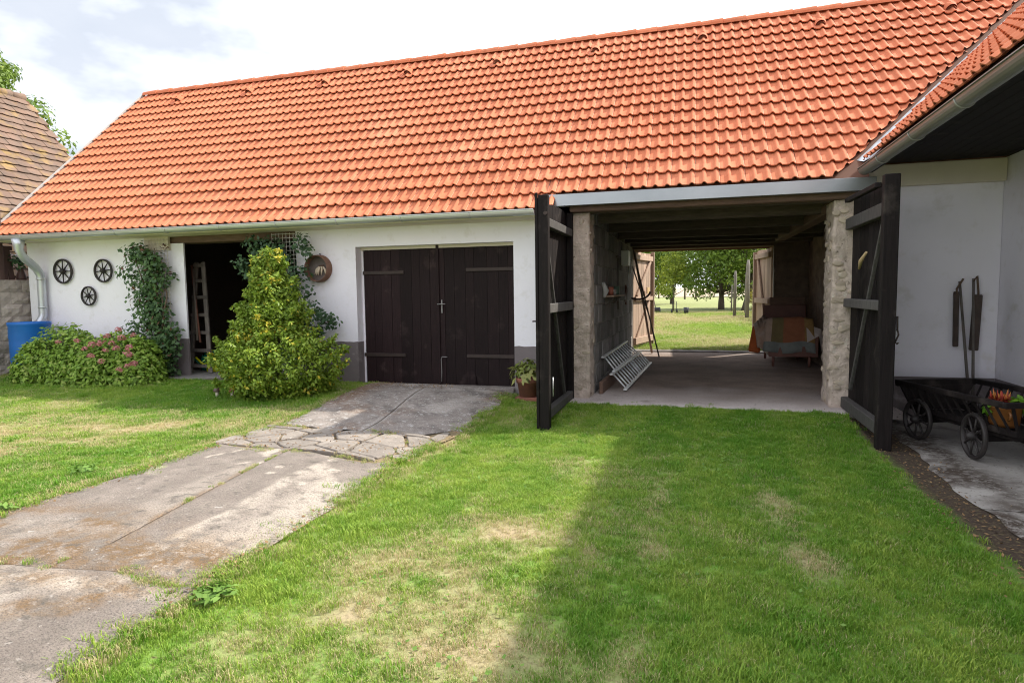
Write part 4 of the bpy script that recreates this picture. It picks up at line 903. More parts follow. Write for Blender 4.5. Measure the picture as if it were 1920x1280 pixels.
for pts in ([(-8.6, 8.42, .2), (-8.55, 8.40, .8), (-8.42, 8.38, 1.3), (-8.37, 8.40, 1.5), (-8.43, 8.42, 1.75)], [(-8.65, 8.42, .2), (-8.75, 8.4, 1.0), (-8.85, 8.42, 1.7), (-9.02, 8.42, 2.15), (-9.06, 8.42, 2.38)], [(-8.6, 8.42, .2), (-8.62, 8.45, 1.2), (-8.6, 8.42, 2.3)], [(-8.5, 8.40, .3), (-8.47, 8.40, 1.1), (-8.5, 8.42, 1.9)]):
    MB().tube(pts, [.011] * (len(pts) - 1) + [.005], 6).build('cane', mat('cane', (.12, .08, .05), .7), cr_)
P, Nn = clumps([(-9.06, 8.42, 2.32), (-9.1, 8.42, 2.2), (-9.04, 8.42, 2.12), (-8.42, 8.45, 2.33)], [.05] * 4, [16] * 4); leaves('young_leaves', P, Nn, .05, L_ROSE, cr_, .6, tip=np.full(len(P), .9))
cv = thing('climbing_vine', 'dark green climber on the trellis behind the golden cone shrub', 'climber', (-6.1, 8.42, .15))
cl = []
for i in range(46):
    z = .4 + 1.95 * (i + .5) / 46; cl.append((-6.12 + random.gauss(0, .19) + .12 * (z < 1.4), 8.42 + random.uniform(-.09, .06), z))
cl += [(-6.7, 8.4, 2.32), (-6.62, 8.4, 2.22), (-6.9, 8.38, 2.03), (-6.8, 8.38, 1.95), (-6.75, 8.38, 1.8), (-5.5, 8.4, 1.2), (-5.4, 8.4, 1.12), (-5.3, 8.4, 1.10), (-5.55, 8.4, 1.02), (-5.6, 8.4, .92), (-5.66, 8.4, 1.3), (-5.75, 8.42, 1.55), (-5.8, 8.42, 1.85), (-6.45, 8.4, 2.28), (-6.5, 8.4, 2.1), (-6.3, 8.4, 2.3)]
P, Nn = clumps(cl, [.135] * len(cl), [42] * len(cl), 1, .3); n = len(P)
leaves('foliage', P, Nn + np.array([0, -.8, 0]), .07, L_VINE, cv, .62, tip=(rng.random(n) < .01) * .8, kind='stuff')
for pts in ([(-6.1, 8.45, .15), (-6.05, 8.44, 1.2), (-6.1, 8.44, 2.3)], [(-6.0, 8.45, .15), (-5.8, 8.42, .8), (-5.5, 8.4, 1.05), (-5.28, 8.4, 1.1)], [(-6.15, 8.45, .8), (-6.4, 8.42, 1.8), (-6.75, 8.4, 2.25)]): MB().tube(pts, .009, 5).build('stem', BARK, cv)

# the cone-shaped golden shrub
sx_, sy_ = -5.72, 7.62
cs = thing('cone_shrub', 'tall cone-shaped golden green shrub between shed doorway and garage', 'shrub', (sx_, sy_, Z(sx_, sy_)))
ztab = [(.10, .68, .04), (.35, .88, .05), (.62, .91, .08), (.80, .84, .05), (.93, .66, .02), (1.2, .47, .02), (1.33, .42, 0), (1.42, .30, -.04), (1.70, .24, -.02), (1.80, .17, -.03), (1.98, .12, -.05), (2.12, .05, -.08)]
zs_ = np.array([q[0] for q in ztab]); rs_ = np.array([q[1] for q in ztab]); ox = np.array([q[2] for q in ztab])
cl = []; cr2 = []
for i in range(360):
    z = .12 + 1.98 * (random.random() ** 1.35); a = random.uniform(0, 2 * math.pi); r_ = float(np.interp(z, zs_, rs_)); q = random.random() ** .35
    k = .10 + .06 * random.random()
    if z > 1.7: k *= .75
    rr = max(0, r_ - k * .8 + .30 * (float(fbm(a * 1.5, z * 3.4, 1.5, 4)) - .5)) * q; cl.append((sx_ + float(np.interp(z, zs_, ox)) + math.cos(a) * rr, sy_ + math.sin(a) * rr * .85, z)); cr2.append(k)
for z in np.arange(.2, 2.1, .09):
    r_ = float(np.interp(z, zs_, rs_))
    for a in np.arange(0, 2 * math.pi, .16 / max(r_, .15)):
        k = .115 * (1 if z < 1.7 else .7)
        if z < 2.0 and float(vnoise(a * 2.3, z * 6.5, 1.0, 3)) < .33: continue
        rr = max(0, r_ - k * random.uniform(.6, 1.4) + .40 * (float(fbm(a * 1.5, z * 3.4, 1.5, 4)) - .52)); a2 = a + random.uniform(-.1, .1); cl.append((sx_ + float(np.interp(z, zs_, ox)) + math.cos(a2) * rr, sy_ + math.sin(a2) * rr * .85, z + random.uniform(-.03, .03))); cr2.append(k)
for i in range(150):     # young shoots that stand out of the outline
    z = random.uniform(.25, 2.08); a = random.uniform(0, 6.283); r_ = float(np.interp(z, zs_, rs_)) + random.uniform(-.02, .07)
    for q in range(3): cl.append((sx_ + float(np.interp(z, zs_, ox)) + math.cos(a) * (r_ + .03 * q), sy_ + math.sin(a) * (r_ + .03 * q) * .85, z + .035 * q)); cr2.append(.045 - .008 * q)
keep = [i for i, c in enumerate(cl) if c[1] < sy_ + .25]
cl = [cl[i] for i in keep]; cr2 = [cr2[i] for i in keep]
kk = [int(8 + 290 * r_) for r_ in cr2]; P, Nn = clumps(cl, cr2, kk, 1, .35); n = len(P)
cen = np.repeat(np.arange(len(cl)), kk); ctint = rng.random(len(cl))[cen]
leaves('foliage', P, Nn, .058, L_CONE, cs, .5, tint=.45 * ctint + .55 * rng.random(n), tip=(rng.random(n) < .04) * (.4 + .6 * rng.random(n)) + (rng.random(len(cl)) < .02)[cen] * .7, kind='stuff')
MB().tube([(sx_, sy_, Z(sx_, sy_) - .05), (sx_ + .02, sy_, .9), (sx_ - .04, sy_, 1.9)], [.06, .04, .012], 8).build('trunk', BARK, cs)
for (x, y, cap, lab) in ((-6.42, 7.22, (.10, .06, .05), 'small brown-capped mushroom ornament in grass by the golden shrub'), (-6.2, 7.26, (.45, .10, .12), 'small red-capped mushroom ornament in grass by the golden shrub')):
    t_ = thing('mushroom_ornament', lab, 'ornament', (x, y, Z(x, y)), 'mushroom ornaments under the shrub')
    MB().lathe([(.0, 0), (.028, 0), (.022, .05), (.02, .09), (0, .09)], (x, y, Z(x, y)), 10).build('stem', mat('cream_clay', (.6, .55, .45), .7), t_)
    MB().lathe([(.018, .078), (.052, .08), (.05, .10), (.035, .125), (.015, .138), (0, .14)], (x, y, Z(x, y)), 14).build('cap', mat('cap_clay', cap, .5), t_)

# sieve with a bundle of ears
sv = thing('sieve', 'round wooden grain sieve hung on the wall left of the garage doors', 'sieve', (-5.62, 8.55, 1.91))
SIEVE = mat('bent_wood', (.24, .13, .09), .6, col2=(.16, .085, .06), nscale=6, stretch=(2, 2, 8), bump=.001, bscale=30)
Mv = Matrix.Translation((-5.62, 8.645, 1.905)) @ Matrix.Rotation(R(90), 4, 'X')
MB().lathe([(.212, 0), (.212, .055), (.203, .058), (.203, .135), (.194, .138), (.194, 0)], (0, 0, 0), 36, M=Mv).build('hoop', SIEVE, sv)
MB().lathe([(0, .022), (.193, .022)], (0, 0, 0), 36, M=Mv).build('mesh_bottom', mat('sieve_mesh', (.16, .13, .12), .7, col2=(.12, .10, .09), nscale=30), sv)
MB().tube([(-5.60, 8.64, 2.125), (-5.60, 8.60, 2.13)], .008, 6).build('nail', IRON, sv)
EARM = mat('ear', (.60, .50, .38), .8)
eb = thing('ear_bundle', 'bundle of dried ears hanging inside the wooden sieve', 'dried ears', (-5.58, 8.56, 1.88))
for i in range(17):
    a = random.uniform(-.6, .6); x = -5.575 + .095 * math.sin(a * 1.9); L_ = random.uniform(.09, .15)
    MB().tube([(-5.57 + a * .05, 8.60, 1.95), (x, 8.585, 1.93 - L_ * .4), (x + a * .03, 8.575, 1.95 - L_)], [.007, .014, .005], 6).build('ear', EARM, eb)
MB().tube([(-5.61, 8.595, 1.945), (-5.53, 8.595, 1.95)], .014, 6).build('tie', mat('tie', (.12, .07, .05), .8), eb)

# shed: ladder, poles, watering cans, bench
ld = thing('wooden_ladder', 'weathered wooden ladder leaning inside the dark shed doorway', 'ladder', (-8.3, 9.0, .165))
lA, lB = Vector((-8.53, 9.0, .165)), Vector((-8.50, 9.22, 2.10)); rA, rB = Vector((-8.10, 8.98, .165)), Vector((-8.36, 9.22, 2.10))
MB().beam(lA, lB, .075, .04).build('rail', GREYW, ld); MB().beam(rA, rB, .075, .04).build('rail', GREYW, ld)
for t_ in (.06, .20, .36, .52, .68, .83, .97):
    a = lA.lerp(lB, t_); b = rA.lerp(rB, t_); d = (b - a).normalized() * .05; MB().beam(a - d + Vector((0, -.02, 0)), b + d + Vector((0, -.02, 0)), .025, .06).build('rung', GREYW, ld)
for lab, a, b, c in (('thin reddish pole leaning against the shed ladder', (-8.24, 8.93, .70), (-8.52, 9.12, 2.04), (.20, .085, .06)), ('thin grey pole leaning against the shed ladder', (-8.27, 8.90, .74), (-8.49, 9.12, 1.98), (.16, .13, .11))):
    MB().tube([a, b], .018, 7).build('pole', mat('pole', c, .7), label=lab, category='pole', group='poles leaning on the shed ladder')
def can(lab, c, col, fl, k=1.35):
    c = Vector(c); t_ = thing('watering_can', lab, 'watering can', c, 'watering cans by the shed ladder'); mt = mat('can_plastic', col, .4); Q = lambda x, y, z: c + Vector((x, y, z)) * k
    MB().lathe([(r_ * k, z * k) for r_, z in ((0, 0), (.085, 0), (.092, .02), (.085, .16), (.07, .20), (.062, .2), (.06, .17), (0, .17))], c, 18).build('body', mt, t_)
    MB().tube([Q(fl * .07, -.02, .05), Q(fl * .16, -.05, .12), Q(fl * .22, -.07, .19)], [.02 * k, .015 * k, .012 * k], 8).build('spout', mt, t_)
    MB().tube([Q(fl * .06, 0, .19), Q(fl * .02, 0, .28), Q(-fl * .08, 0, .27), Q(-fl * .115, 0, .16), Q(-fl * .085, 0, .05)], .014, 7).build('handle', mt, t_)
can('yellow plastic watering can on the shed floor behind the ladder', (-8.20, 9.18, .166), (.58, .60, .015), -1)
can('dark green watering can behind the yellow one in the shed', (-8.50, 9.38, .166), (.006, .20, .13), -1)
wb = thing('workbench', 'old wooden workbench in the dark of the shed', 'workbench', (-7.2, 11.5, .165))
MB().box(-7.9, -6.5, 11.2, 11.9, .92, .98, b=.006).build('top', CEILW, wb)
for x in (-7.85, -6.55):
    for y in (11.25, 11.85): MB().box(x - .04, x + .04, y - .04, y + .04, .165, .92).build('leg', CEILW, wb)

# potted hosta by the gate
px_, py_, pz_ = -2.19, 8.30, Z(-2.19, 8.30)
br_ = MB().box(px_ - .16, px_ + .16, py_ - .12, py_ + .12, pz_ - .03, pz_ + .055, b=.006).build('brick', TERRA, label='red brick under the terracotta flower pot', category='brick')
fp = thing('flower_pot', 'terracotta flower pot on a brick between garage and black gate', 'flower pot', (px_, py_, pz_ + .056))
MB().lathe([(0, 0), (.12, 0), (.15, .19), (.165, .19), (.17, .26), (.155, .26), (.145, .22), (0, .22)], (px_, py_, pz_ + .056), 22).build('pot', TERRA, fp)
ho = thing('hosta', 'variegated light green hosta growing in the terracotta pot', 'plant', (px_, py_, pz_ + .29))
d = sph(340); d = d[d[:, 2] > -.25]; P = np.array([px_, py_, pz_ + .37]) + d * np.array([.24, .19, .22]) * (.5 + .5 * rng.random((len(d), 1)) ** .5); leaves('leaves', P, d + np.array([0, 0, .5]), .115, L_HOST, ho, .42, tip=(rng.random(len(d)) < .3) * .6, droop=.45)

# ------------------------------------------------------------------ inside the passage
al = thing('aluminium_ladder', 'sectioned aluminium ladder lying on its side against the grey block wall', 'ladder', (-1.1, 10.5, .03))
def lad_sec(a0, a1, b0, b1, n, nm='section'):
    a0, a1, b0, b1 = map(Vector, (a0, a1, b0, b1)); m = MB().beam(a0, a1, .055, .025, bev=.004).beam(b0, b1, .055, .025, bev=.004); sc = m.build(nm, ALU, al)
    for i in range(n): t_ = (i + .5) / n; MB().tube([a0.lerp(a1, t_), b0.lerp(b1, t_)], .013, 6).build('rung', ALU, sc)
lad_sec((-.96, 9.18, .06), (-.88, 11.35, .06), (-1.17, 9.25, .27), (-1.08, 11.45, .27), 9)
lad_sec((-1.165, 9.5, .285), (-1.06, 12.6, .285), (-1.335, 9.55, .49), (-1.30, 12.7, .49), 12)
lad_sec((-.90, 11.0, .045), (-.84, 12.9, .045), (-1.1, 11.1, .25), (-1.05, 13.0, .25), 7)
for lab, a, b, r_, mt in (('long dark pole leaning beside the back gate, the thinner one', (-.74, 14.2, .03), (-1.36, 14.7, 2.42), .016, GREYW), ('thick pale pole leaning in the back gateway corner', (-.93, 14.75, .06), (-1.34, 14.8, 2.40), .026, REDW), ('short dark pole crossing behind the leaning poles', (-.98, 14.6, .9), (-1.37, 14.65, 2.05), .014, GREYW)):
    MB().tube([a, b], r_, 8).build('pole', mt, label=lab, category='pole', group='poles leaning at the back gate')
MB().tube([(-1.5 + .55 * (1 - math.cos(q)) / 2 + .0, 14.45, 1.50 - .20 * math.sin(q)) for q in np.linspace(.15, 3.0, 12)], .022, 8).build('yoke', BROWNP, label='curved dark wooden yoke hanging beside the leaning poles', category='yoke')
for k, (y, h, c) in enumerate(((10.15, .13, (.30, .10, .06)), (10.5, .09, (.35, .33, .30)), (10.95, .15, (.10, .16, .12)))):
    MB().lathe([(0, 0), (.045, 0), (.045, h), (.04, h), (.04, .02), (0, .02)], (-1.29, y, 1.432), 14).build('tin_can', mat('tin_paint', c, .5), label=('rusty red tin on the wall shelf, nearest the courtyard', 'pale short tin in the middle of the wall shelf', 'tall green tin at the far end of the wall shelf')[k], category='tin', group='tins on the passage shelf')
MB().tube([(-1.37 + .012 * math.sin(q * 3), 13.2 + .16 * math.cos(q), 1.42 + .20 * math.sin(q)) for q in np.linspace(0, 18.8, 60)], .012, 6).build('coiled_cable', DECK, label='coiled dark cable hanging on the block wall below the meter box', category='cable')
m = MB().beam((-1.36, 11.75, 1.15), (-1.36, 11.75, 2.15), .03, .03); m.beam((-1.36, 11.55, 2.12), (-1.36, 11.95, 2.12), .03, .04); m.build('hand_rake', GREYW, label='old wooden hand rake hanging on the block wall past the shelf', category='rake')
mb_ = thing('meter_box', 'pale electricity meter box mounted high on the block wall', 'box', (-1.3, 12.6, 2.0))
MB().box(-1.375, -1.235, 12.35, 12.75, 1.99, 2.28, b=.008).build('case', mat('meter_case', (.66, .69, .58), .5), mb_)
MB().box(-1.36, -1.25, 12.342, 12.35, 2.01, 2.26).build('door', mat('meter_door', (.78, .80, .70), .5), mb_)
sh = thing('wall_shelf', 'small wooden shelf fixed to the dark block wall', 'shelf', (-1.3, 10.6, 1.42))
MB().box(-1.375, -1.20, 9.9, 11.4, 1.405, 1.43, b=.004).build('board', REDW, sh)
for y in (10.1, 11.2): MB().prism([(-1.375, 1.27), (-1.375, 1.404), (-1.24, 1.404)], y, y + .03, 'y').build('bracket', GREYW, sh)
MB().tube([(-1.36, 9.75, 1.62), (-1.33, 9.85, 1.5), (-1.35, 9.8, 1.40)], [.03, .055, .02], 7).build('cloth_bag', mat('bag', (.45, .44, .42), .9), label='small grey cloth bag hanging beside the shelf', category='bag')
MB().tube([(-1.36, 13.6, 2.02), (-1.35, 13.62, 1.8), (-1.36, 13.6, 1.58)], .012, 6).build('chain', ALU, label='chain hanging below the meter box', category='chain')
MB().beam((-1.28, 8.95, .11), (-1.24, 10.6, .10), .05, .18).build('timber', BEAMW, label='old timber lying along the foot of the block wall', category='timber')
# bed with a patchwork blanket
bd = thing('old_bed', 'old wooden bed frame standing in the passage under a blanket', 'bed', (1.75, 13.3, .03))
BEDW = mat('bed_wood', (.16, .065, .045), .6, col2=(.11, .045, .035), nscale=6)
MB().box(1.36, 2.22, 12.72, 12.76, .22, .62, b=.01).build('footboard', BEDW, bd); MB().box(1.40, 2.24, 14.3, 14.34, .25, 1.16, b=.01).build('headboard', BEDW, bd)
MB().box(1.36, 1.40, 12.77, 14.29, .24, .42).build('side_rail', BEDW, bd); MB().box(2.18, 2.22, 12.77, 14.29, .24, .42).build('side_rail', BEDW, bd)
MB().box(1.41, 2.17, 12.78, 14.28, .40, .60, b=.03).build('mattress', mat('mattress', (.22, .14, .11), .9), bd)
for x, y in ((1.45, 12.8), (2.08, 12.8), (1.45, 14.2), (2.08, 14.2)): MB().tube([(x, y, .03), (x, y, .25)], [.022, .03], 8).build('leg', BEDW, bd)
bk = thing('patchwork_blanket', 'colourful patchwork blanket draped over the old bed', 'blanket', (1.75, 12.9, .7))
cols = [(.18, .135, .06), (.29, .11, .055), (.27, .16, .06), (.42, .30, .24), (.20, .21, .20)]
BM = [mat('patch', c, .95, col2=tuple(q * .75 for q in c), nscale=9, bump=.004, bscale=30) for c in cols]
nu, nv = 22, 22; pts = {}
for j in range(nv):
    for i in range(nu):
        u = i / (nu - 1); v = j / (nv - 1); x = 1.26 + .92 * u
        if v < .45: q = v / .45; y = 12.70 - .025 * math.sin(u * 14) * (1 - q); z = .30 + (.60 * q) + .02 * math.sin(u * 9 + 1) + .05 * math.sin(u * 3.1) * q; x = 1.30 + .82 * u + (u - .5) * .10 * (1 - q)
        else: q = (v - .45) / .55; y = 12.70 + 1.1 * q; z = .90 + .05 * math.sin(u * 3.1) + .06 * float(fbm(u * 3, q * 4, 2, 1)) - .10 * q; x = 1.30 + .82 * u
        pts[i, j] = (x, y, z)
m = MB(); vs = [pts[i, j] for j in range(nv) for i in range(nu)]
for j in range(nv - 1):
    for i in range(nu - 1):
        a = j * nu + i; v = j / nv; u = i / nu
        mi = 4 if v < .12 else (3 if u < .12 else (0 if u < .36 else (1 if u < .74 else 2)))
        if v > .47: mi = 3 if (i * 7 // 22) % 2 else 0
        m.f.append([a, a + 1, a + nu + 1, a + nu]); m.m.append(mi); m.sm.append(True)
m.v = [Vector(p) for p in vs]
o = m.build('blanket', BM, bk)
sd_ = o.modifiers.new('thick', 'SOLIDIFY'); sd_.thickness = .018
m = MB(); vs = [(2.0, 12.71, .84), (2.26, 12.74, .74), (2.31, 12.76, .50), (2.27, 12.70, .34), (2.22, 12.69, .62), (2.02, 12.68, .50)]
m.add(vs + [(a, b + .02, c) for a, b, c in vs], [(0, 1, 4), (1, 2, 3, 4), (0, 4, 5), (6, 10, 7), (7, 10, 9, 8), (6, 11, 10), (0, 6, 7, 1), (1, 7, 8, 2), (2, 8, 9, 3), (3, 9, 10, 4), (4, 10, 11, 5), (5, 11, 6, 0)])
m.build('bed_sheet', mat('sheet', (.45, .38, .36), .95), label='pale crumpled sheet hanging off the corner of the bed', category='sheet')
m = MB().box(-.11, .11, -.035, .035, -.26, .26, M=Matrix.Translation((1.17, 13.1, .52)) @ Matrix.Rotation(.16, 4, 'Y'), b=.03); m.build('cushion', mat('orange_cloth', (.42, .10, .025), .9), label='orange cushion propped at the left end of the bed', category='cushion')
m = MB(); 
for q in range(7): m.tube([(1.16 + .05 * q, 13.2, .95 - .05 * abs(q - 3)), (1.19 + .045 * q, 12.95 - .02 * q, .70), (1.2 + .05 * q, 12.85, .38 - .02 * (q % 3))], [.05, .06, .035], 7)
m.build('quilt', mat('quilt', (.36, .23, .17), .95, col2=(.42, .33, .28), nscale=7, bump=.01, bscale=14), label='crumpled beige quilt piled on the bed beside the blanket', category='quilt')
cb = thing('wooden_board', 'dark wooden panel leaning against the passage wall behind the bed', 'panel', (1.95, 14.5, .05)); MB().box(1.55, 2.25, 14.52, 14.55, .05, 1.32, b=.006).build('panel', BEAMW, cb)

# ------------------------------------------------------------------ hand wagon, flails, flowers on the veranda
wu = Vector((.954, .30, 0)); wv_ = Vector((-.30, .954, 0)); wo = Vector((2.695, 7.095, -.088))
Mw = Matrix(((wu.x, wv_.x, 0, wo.x), (wu.y, wv_.y, 0, wo.y), (0, 0, 1, wo.z), (0, 0, 0, 1)))
wg = thing('hand_wagon', 'black wooden hand wagon with slatted sides parked under the eaves', 'wagon', wo)
W_ = lambda x, y, z: Mw @ Vector((x, y, z))
WB = BLACKW
MB().box(-.24, .24, -.72, .62, .24, .275, M=Mw, b=.006).build('floor_board', WB, wg)
for y in (-.42, .42):
    m = MB().box(-.30, .30, y - .035, y + .035, .18, .24, M=Mw, b=.006); m.build('axle', WB, wg)
for sx in (-1, 1):
    MB().beam(W_(sx * .41, -.80, .575), W_(sx * .41, .66, .575), .05, .05).build('side_rail', WB, wg)
    MB().beam(W_(sx * .26, -.76, .31), W_(sx * .26, .64, .31), .035, .055).build('side_rail', WB, wg)
    for k in range(11): y = -.70 + k * .13; MB().beam(W_(sx * .265, y, .30), W_(sx * .405, y + .03, .57), .018, .022).build('slat', WB, wg)
    for y in (-.42, .42):
        st_ = Matrix.Rotation(R(-12 if y < 0 else 0), 3, 'Z'); no = st_ @ (-wu if sx < 0 else wu); c = W_(0, y, .212) + no * .335; root, rm, hb, spk = wheel('w', '', c, .212, no, 8, parent=wg, th=.04, ph=.2 + y, hubl=.09)
        wq = rm.build('wheel', WHEELW, wg); hb.build('hub', WHEELW, wq)
        for q in spk: q.build('spoke', WHEELW, wq)
MB().box(-.43, .43, .62, .66, .53, .60, M=Mw, b=.006).build('end_board', WB, wg); MB().prism([(-.26, .28), (.26, .28), (.40, .54), (-.40, .54)], .61, .635, 'y', M=Mw).build('end_board', WB, wg)
for x in (-.3, -.15, 0, .15, .3): MB().beam(W_(x * .8, -.74, .30), W_(x * 1.15, -.79, .57), .022, .03).build('slat', WB, wg)
MB().beam(W_(-.43, -.80, .575), W_(.43, -.80, .575), .05, .05).build('end_rail', WB, wg)
MB().tube([W_(0, -.5, .20), W_(0, -1.0, .16), W_(0, -1.5, .10)], .022, 7).build('drawbar', WB, wg)
pc = W_(-.04, -.34, .30)
wp_ = thing('glazed_pot', 'brown glazed pot with handle standing in the hand wagon', 'flower pot', pc)
GL = mat('brown_glaze', (.26, .11, .03), .25, col2=(.20, .08, .025), nscale=5)
MB().lathe([(0, 0), (.105, 0), (.12, .03), (.135, .17), (.145, .18), (.14, .19), (.128, .18), (.12, .16), (0, .15)], pc, 24).build('pot', GL, wp_)
MB().tube([pc + Vector((-.02, -.135, .15)), pc + Vector((-.02, -.17, .13)), pc + Vector((-.02, -.165, .09)), pc + Vector((-.02, -.13, .075))], .012, 7).build('handle', GL, wp_)
cf = thing('celosia', 'red and orange plumed flowers in the wagon pot', 'flower', pc + Vector((-.03, 0, .18)))
P, Nn = clumps([tuple(pc + Vector((-.04 + .03 * math.cos(a), .03 * math.sin(a), .23))) for a in range(6)], [.045] * 6, [40] * 6); leaves('leaves', P, Nn, .05, mat('red_leaf', (.30, .03, .02), .6, tint=('tint', (.42, .09, .03), 'tip', (.5, .2, .03)), trans=.2), cf)
for i in range(32):
    a = random.uniform(0, 6.28); b = pc + Vector((-.04 + .06 * math.cos(a), .05 * math.sin(a), .25)); h = random.uniform(.03, .09)
    MB().tube([b, b + Vector((.01 * math.cos(a), 0, h * .5)), b + Vector((.02 * math.cos(a), 0, h))], [.005, .007, .002], 6).build('plume', mat('plume', random.choice([(.45, .09, .02), (.50, .20, .04), (.36, .04, .025)]), .6), cf)
lp_ = thing('lime_plant', 'bright lime-green leafy plant beside the red flowers in the wagon', 'plant', pc + Vector((.12, 0, .18)))
P, Nn = clumps([tuple(pc + Vector((.10, -.03, .20))), tuple(pc + Vector((.17, .02, .20))), tuple(pc + Vector((-.13, -.03, .18)))], [.075, .06, .045], [60, 45, 26]); leaves('leaves', P, Nn, .06, L_LIME, lp_, .7)
SWIP = mat('swipple_wood', (.085, .058, .045), .7, col2=(.05, .034, .028), nscale=6)
def flail(lab, hb, ht, sb, st_, wt):
    t_ = thing('threshing_flail', lab, 'flail', hb, 'threshing flails leaning on the white wall')
    MB().tube([hb, Vector(hb).lerp(Vector(ht), .5), ht], [.017, .016, .014], 8).build('handle', GREYW, t_)
    MB().beam(st_, sb, wt, wt * .8, bev=.01).build('swipple', SWIP, t_)
    MB().tube([Vector(ht) + Vector((0, -.01, -.03)), Vector(ht) + Vector((.03, -.02, .03)), Vector(st_) + Vector((0, -.01, .03)), Vector(st_) + Vector((0, -.02, -.04))], .013, 6).build('strap', mat('leather', (.10, .06, .035), .7), t_)
flail('threshing flail with thin dark swipple, the one farther from the corner', (3.12, 8.45, -.085), (3.03, 8.69, 1.56), (3.01, 8.68, .78), (3.0, 8.69, 1.44), .055)
flail('threshing flail with broad pale swipple nearest the inner corner', (3.14, 8.45, -.085), (3.17, 8.69, 1.59), (3.19, 8.66, .74), (3.215, 8.67, 1.40), .085)

# ------------------------------------------------------------------ behind: trees, fence, small tools on the back lawn
def tree(name, lab, x, y, h, cr, trunk_r, trunk_h, mt, n=3600, lsz=.22, group='trees beyond the back gate', flat=.85, zb=None, lean=0):
    z0 = Z(x, y) if zb is None else zb
    t_ = thing(name, lab, 'tree', (x, y, z0), group)
    m = MB().tube([(x, y, z0 - .1), (x + lean * .3, y, z0 + trunk_h * .6), (x + lean * .7, y, z0 + trunk_h), (x + lean, y, z0 + h * .8)], [trunk_r * 1.15, trunk_r, trunk_r * .8, trunk_r * .15], 9)
    cen = []; rad = []
    k = 120
    for i in range(k):
        d = sph(1)[0]; q = random.random() ** .38; zc = z0 + trunk_h + (h - trunk_h) * (.5 + .5 * d[2] * q); fl_ = 1.0 if d[2] > -.2 else 1.12
        c = (x + lean * .6 + d[0] * cr * q * .9 * fl_, y + d[1] * cr * q * .9 * fl_, zc); cen.append(c); rad.append(cr * random.uniform(.15, .27))
        if i < 14: m.tube([(x + lean * .6, y, z0 + trunk_h * random.uniform(.75, 1.3)), ((x + c[0]) / 2, (y + c[1]) / 2, (z0 + trunk_h + c[2]) / 2 - .1), c], [trunk_r * .28, trunk_r * .16, trunk_r * .05], 6)
    m.build('trunk', BARK, t_)
    P, Nn = clumps(cen, rad, [n // k] * k, flat, .45); ci = np.repeat(np.arange(k), n // k)
    leaves('crown', P, Nn, lsz, mt, t_, .6, tint=.5 * rng.random(k)[ci] + .5 * rng.random(len(P)), tip=(rng.random(len(P)) < .04) * .7, kind='stuff')
    return t_
tree('walnut_tree', 'broad dark walnut tree with thick trunk on the back lawn', 1.3, 33.3, 6.2, 3.8, .15, .66, L_TREE, 30000, .15)
tree('poplar_tree', 'grey-trunked tree leaning beside the walnut, close to the wire fence', 2.25, 31.5, 8, 2.2, .14, .9, L_TREE, 9000, .15, lean=.5)
tree('apple_tree', 'dense green fruit tree behind the wire fence posts', 4.0, 36.0, 6.0, 2.5, .16, .7, L_TREEY, 9000, .15)
tree('ash_tree', 'tall yellow-green tree at the left of the back lawn', -2.7, 42, 8.0, 2.1, .14, .45, L_TREEY, 15000, .16)
tree('ash_tree', 'bright green tree standing between the yellow-green one and the walnut', -1.55, 47, 9, 2.3, .15, .6, L_TREE, 16000, .17)
tree('oak_tree', 'dark tree with low crown at the far left edge of the back lawn', -5.2, 55, 8.5, 3.6, .24, .5, L_TREE, 10000, .2)
tree('young_tree', 'slim young staked tree on the back lawn beside the dark bucket', -.95, 31, 3.0, .75, .025, 1.0, L_TREEY, 1400, .12)
tree('oak_tree', 'tall green tree rising behind the mossy neighbouring roof', -42.3, 28, 17.0, 5.0, .4, 5, L_TREE, 34000, .28, group='trees behind the neighbouring barn', zb=-.1)
wf = thing('wire_fence', 'wire fence with weathered posts along the right of the back lawn', 'fence', (1.9, 28, .4))
for x, y, h, r_ in ((1.47, 25.4, 1.75, .06), (1.86, 24.6, 2.15, .075), (2.02, 27.6, 1.7, .04), (2.2, 30.2, 1.6, .04), (1.55, 29, 1.2, .035), (2.3, 20.5, 1.6, .06)):
    MB().tube([(x, y, Z(x, y) - .05), (x + .02, y, Z(x, y) + h * .9), (x + .02, y, Z(x, y) + h)], [r_, r_ * .9, r_ * .5], 8).build('post', GREYW, wf)
m = MB()
for z in (.3, .6, .9, 1.2): m.tube([(2.3, 20.5, .4 + z), (1.9, 24.6, .45 + z), (2.02, 27.6, .5 + z), (2.2, 30.2, .5 + z)], .006, 4)
m.build('wire', IRON, wf)
gd = thing('goldenrod', 'yellow flowering goldenrod growing along the wire fence', 'plant', (2.5, 25, .45))
P, Nn = clumps([(2.25 + random.uniform(0, .9), 22 + random.uniform(0, 7), .5 + random.uniform(.1, 1.0)) for _ in range(60)], [.22] * 60, [30] * 60); leaves('foliage', P, Nn, .12, L_GOLD, gd, .4, kind='stuff')
m = MB()
for i in range(14): x, y = 2.3 + random.uniform(0, .8), 22 + random.uniform(0, 7); m.tube([(x, y, .35), (x + .05, y, 1.4)], .01, 4)
m.build('stems', BARK, gd)
for i, (x, y, lab) in enumerate(((-4.1, 77, 'leftmost of the four thin posts at the stubble field edge'), (-3.0, 77, 'second from the left of the thin posts at the stubble field edge'), (-1.0, 70, 'third from the left of the thin posts at the stubble field edge'), (.15, 70, 'rightmost of the four thin posts at the stubble field edge'))):
    MB().tube([(x, y, Z(x, y)), (x, y, Z(x, y) + 1.9)], [.10, .09], 7).build('fence_post', BARK, label=lab, category='post', group='posts at the field edge')
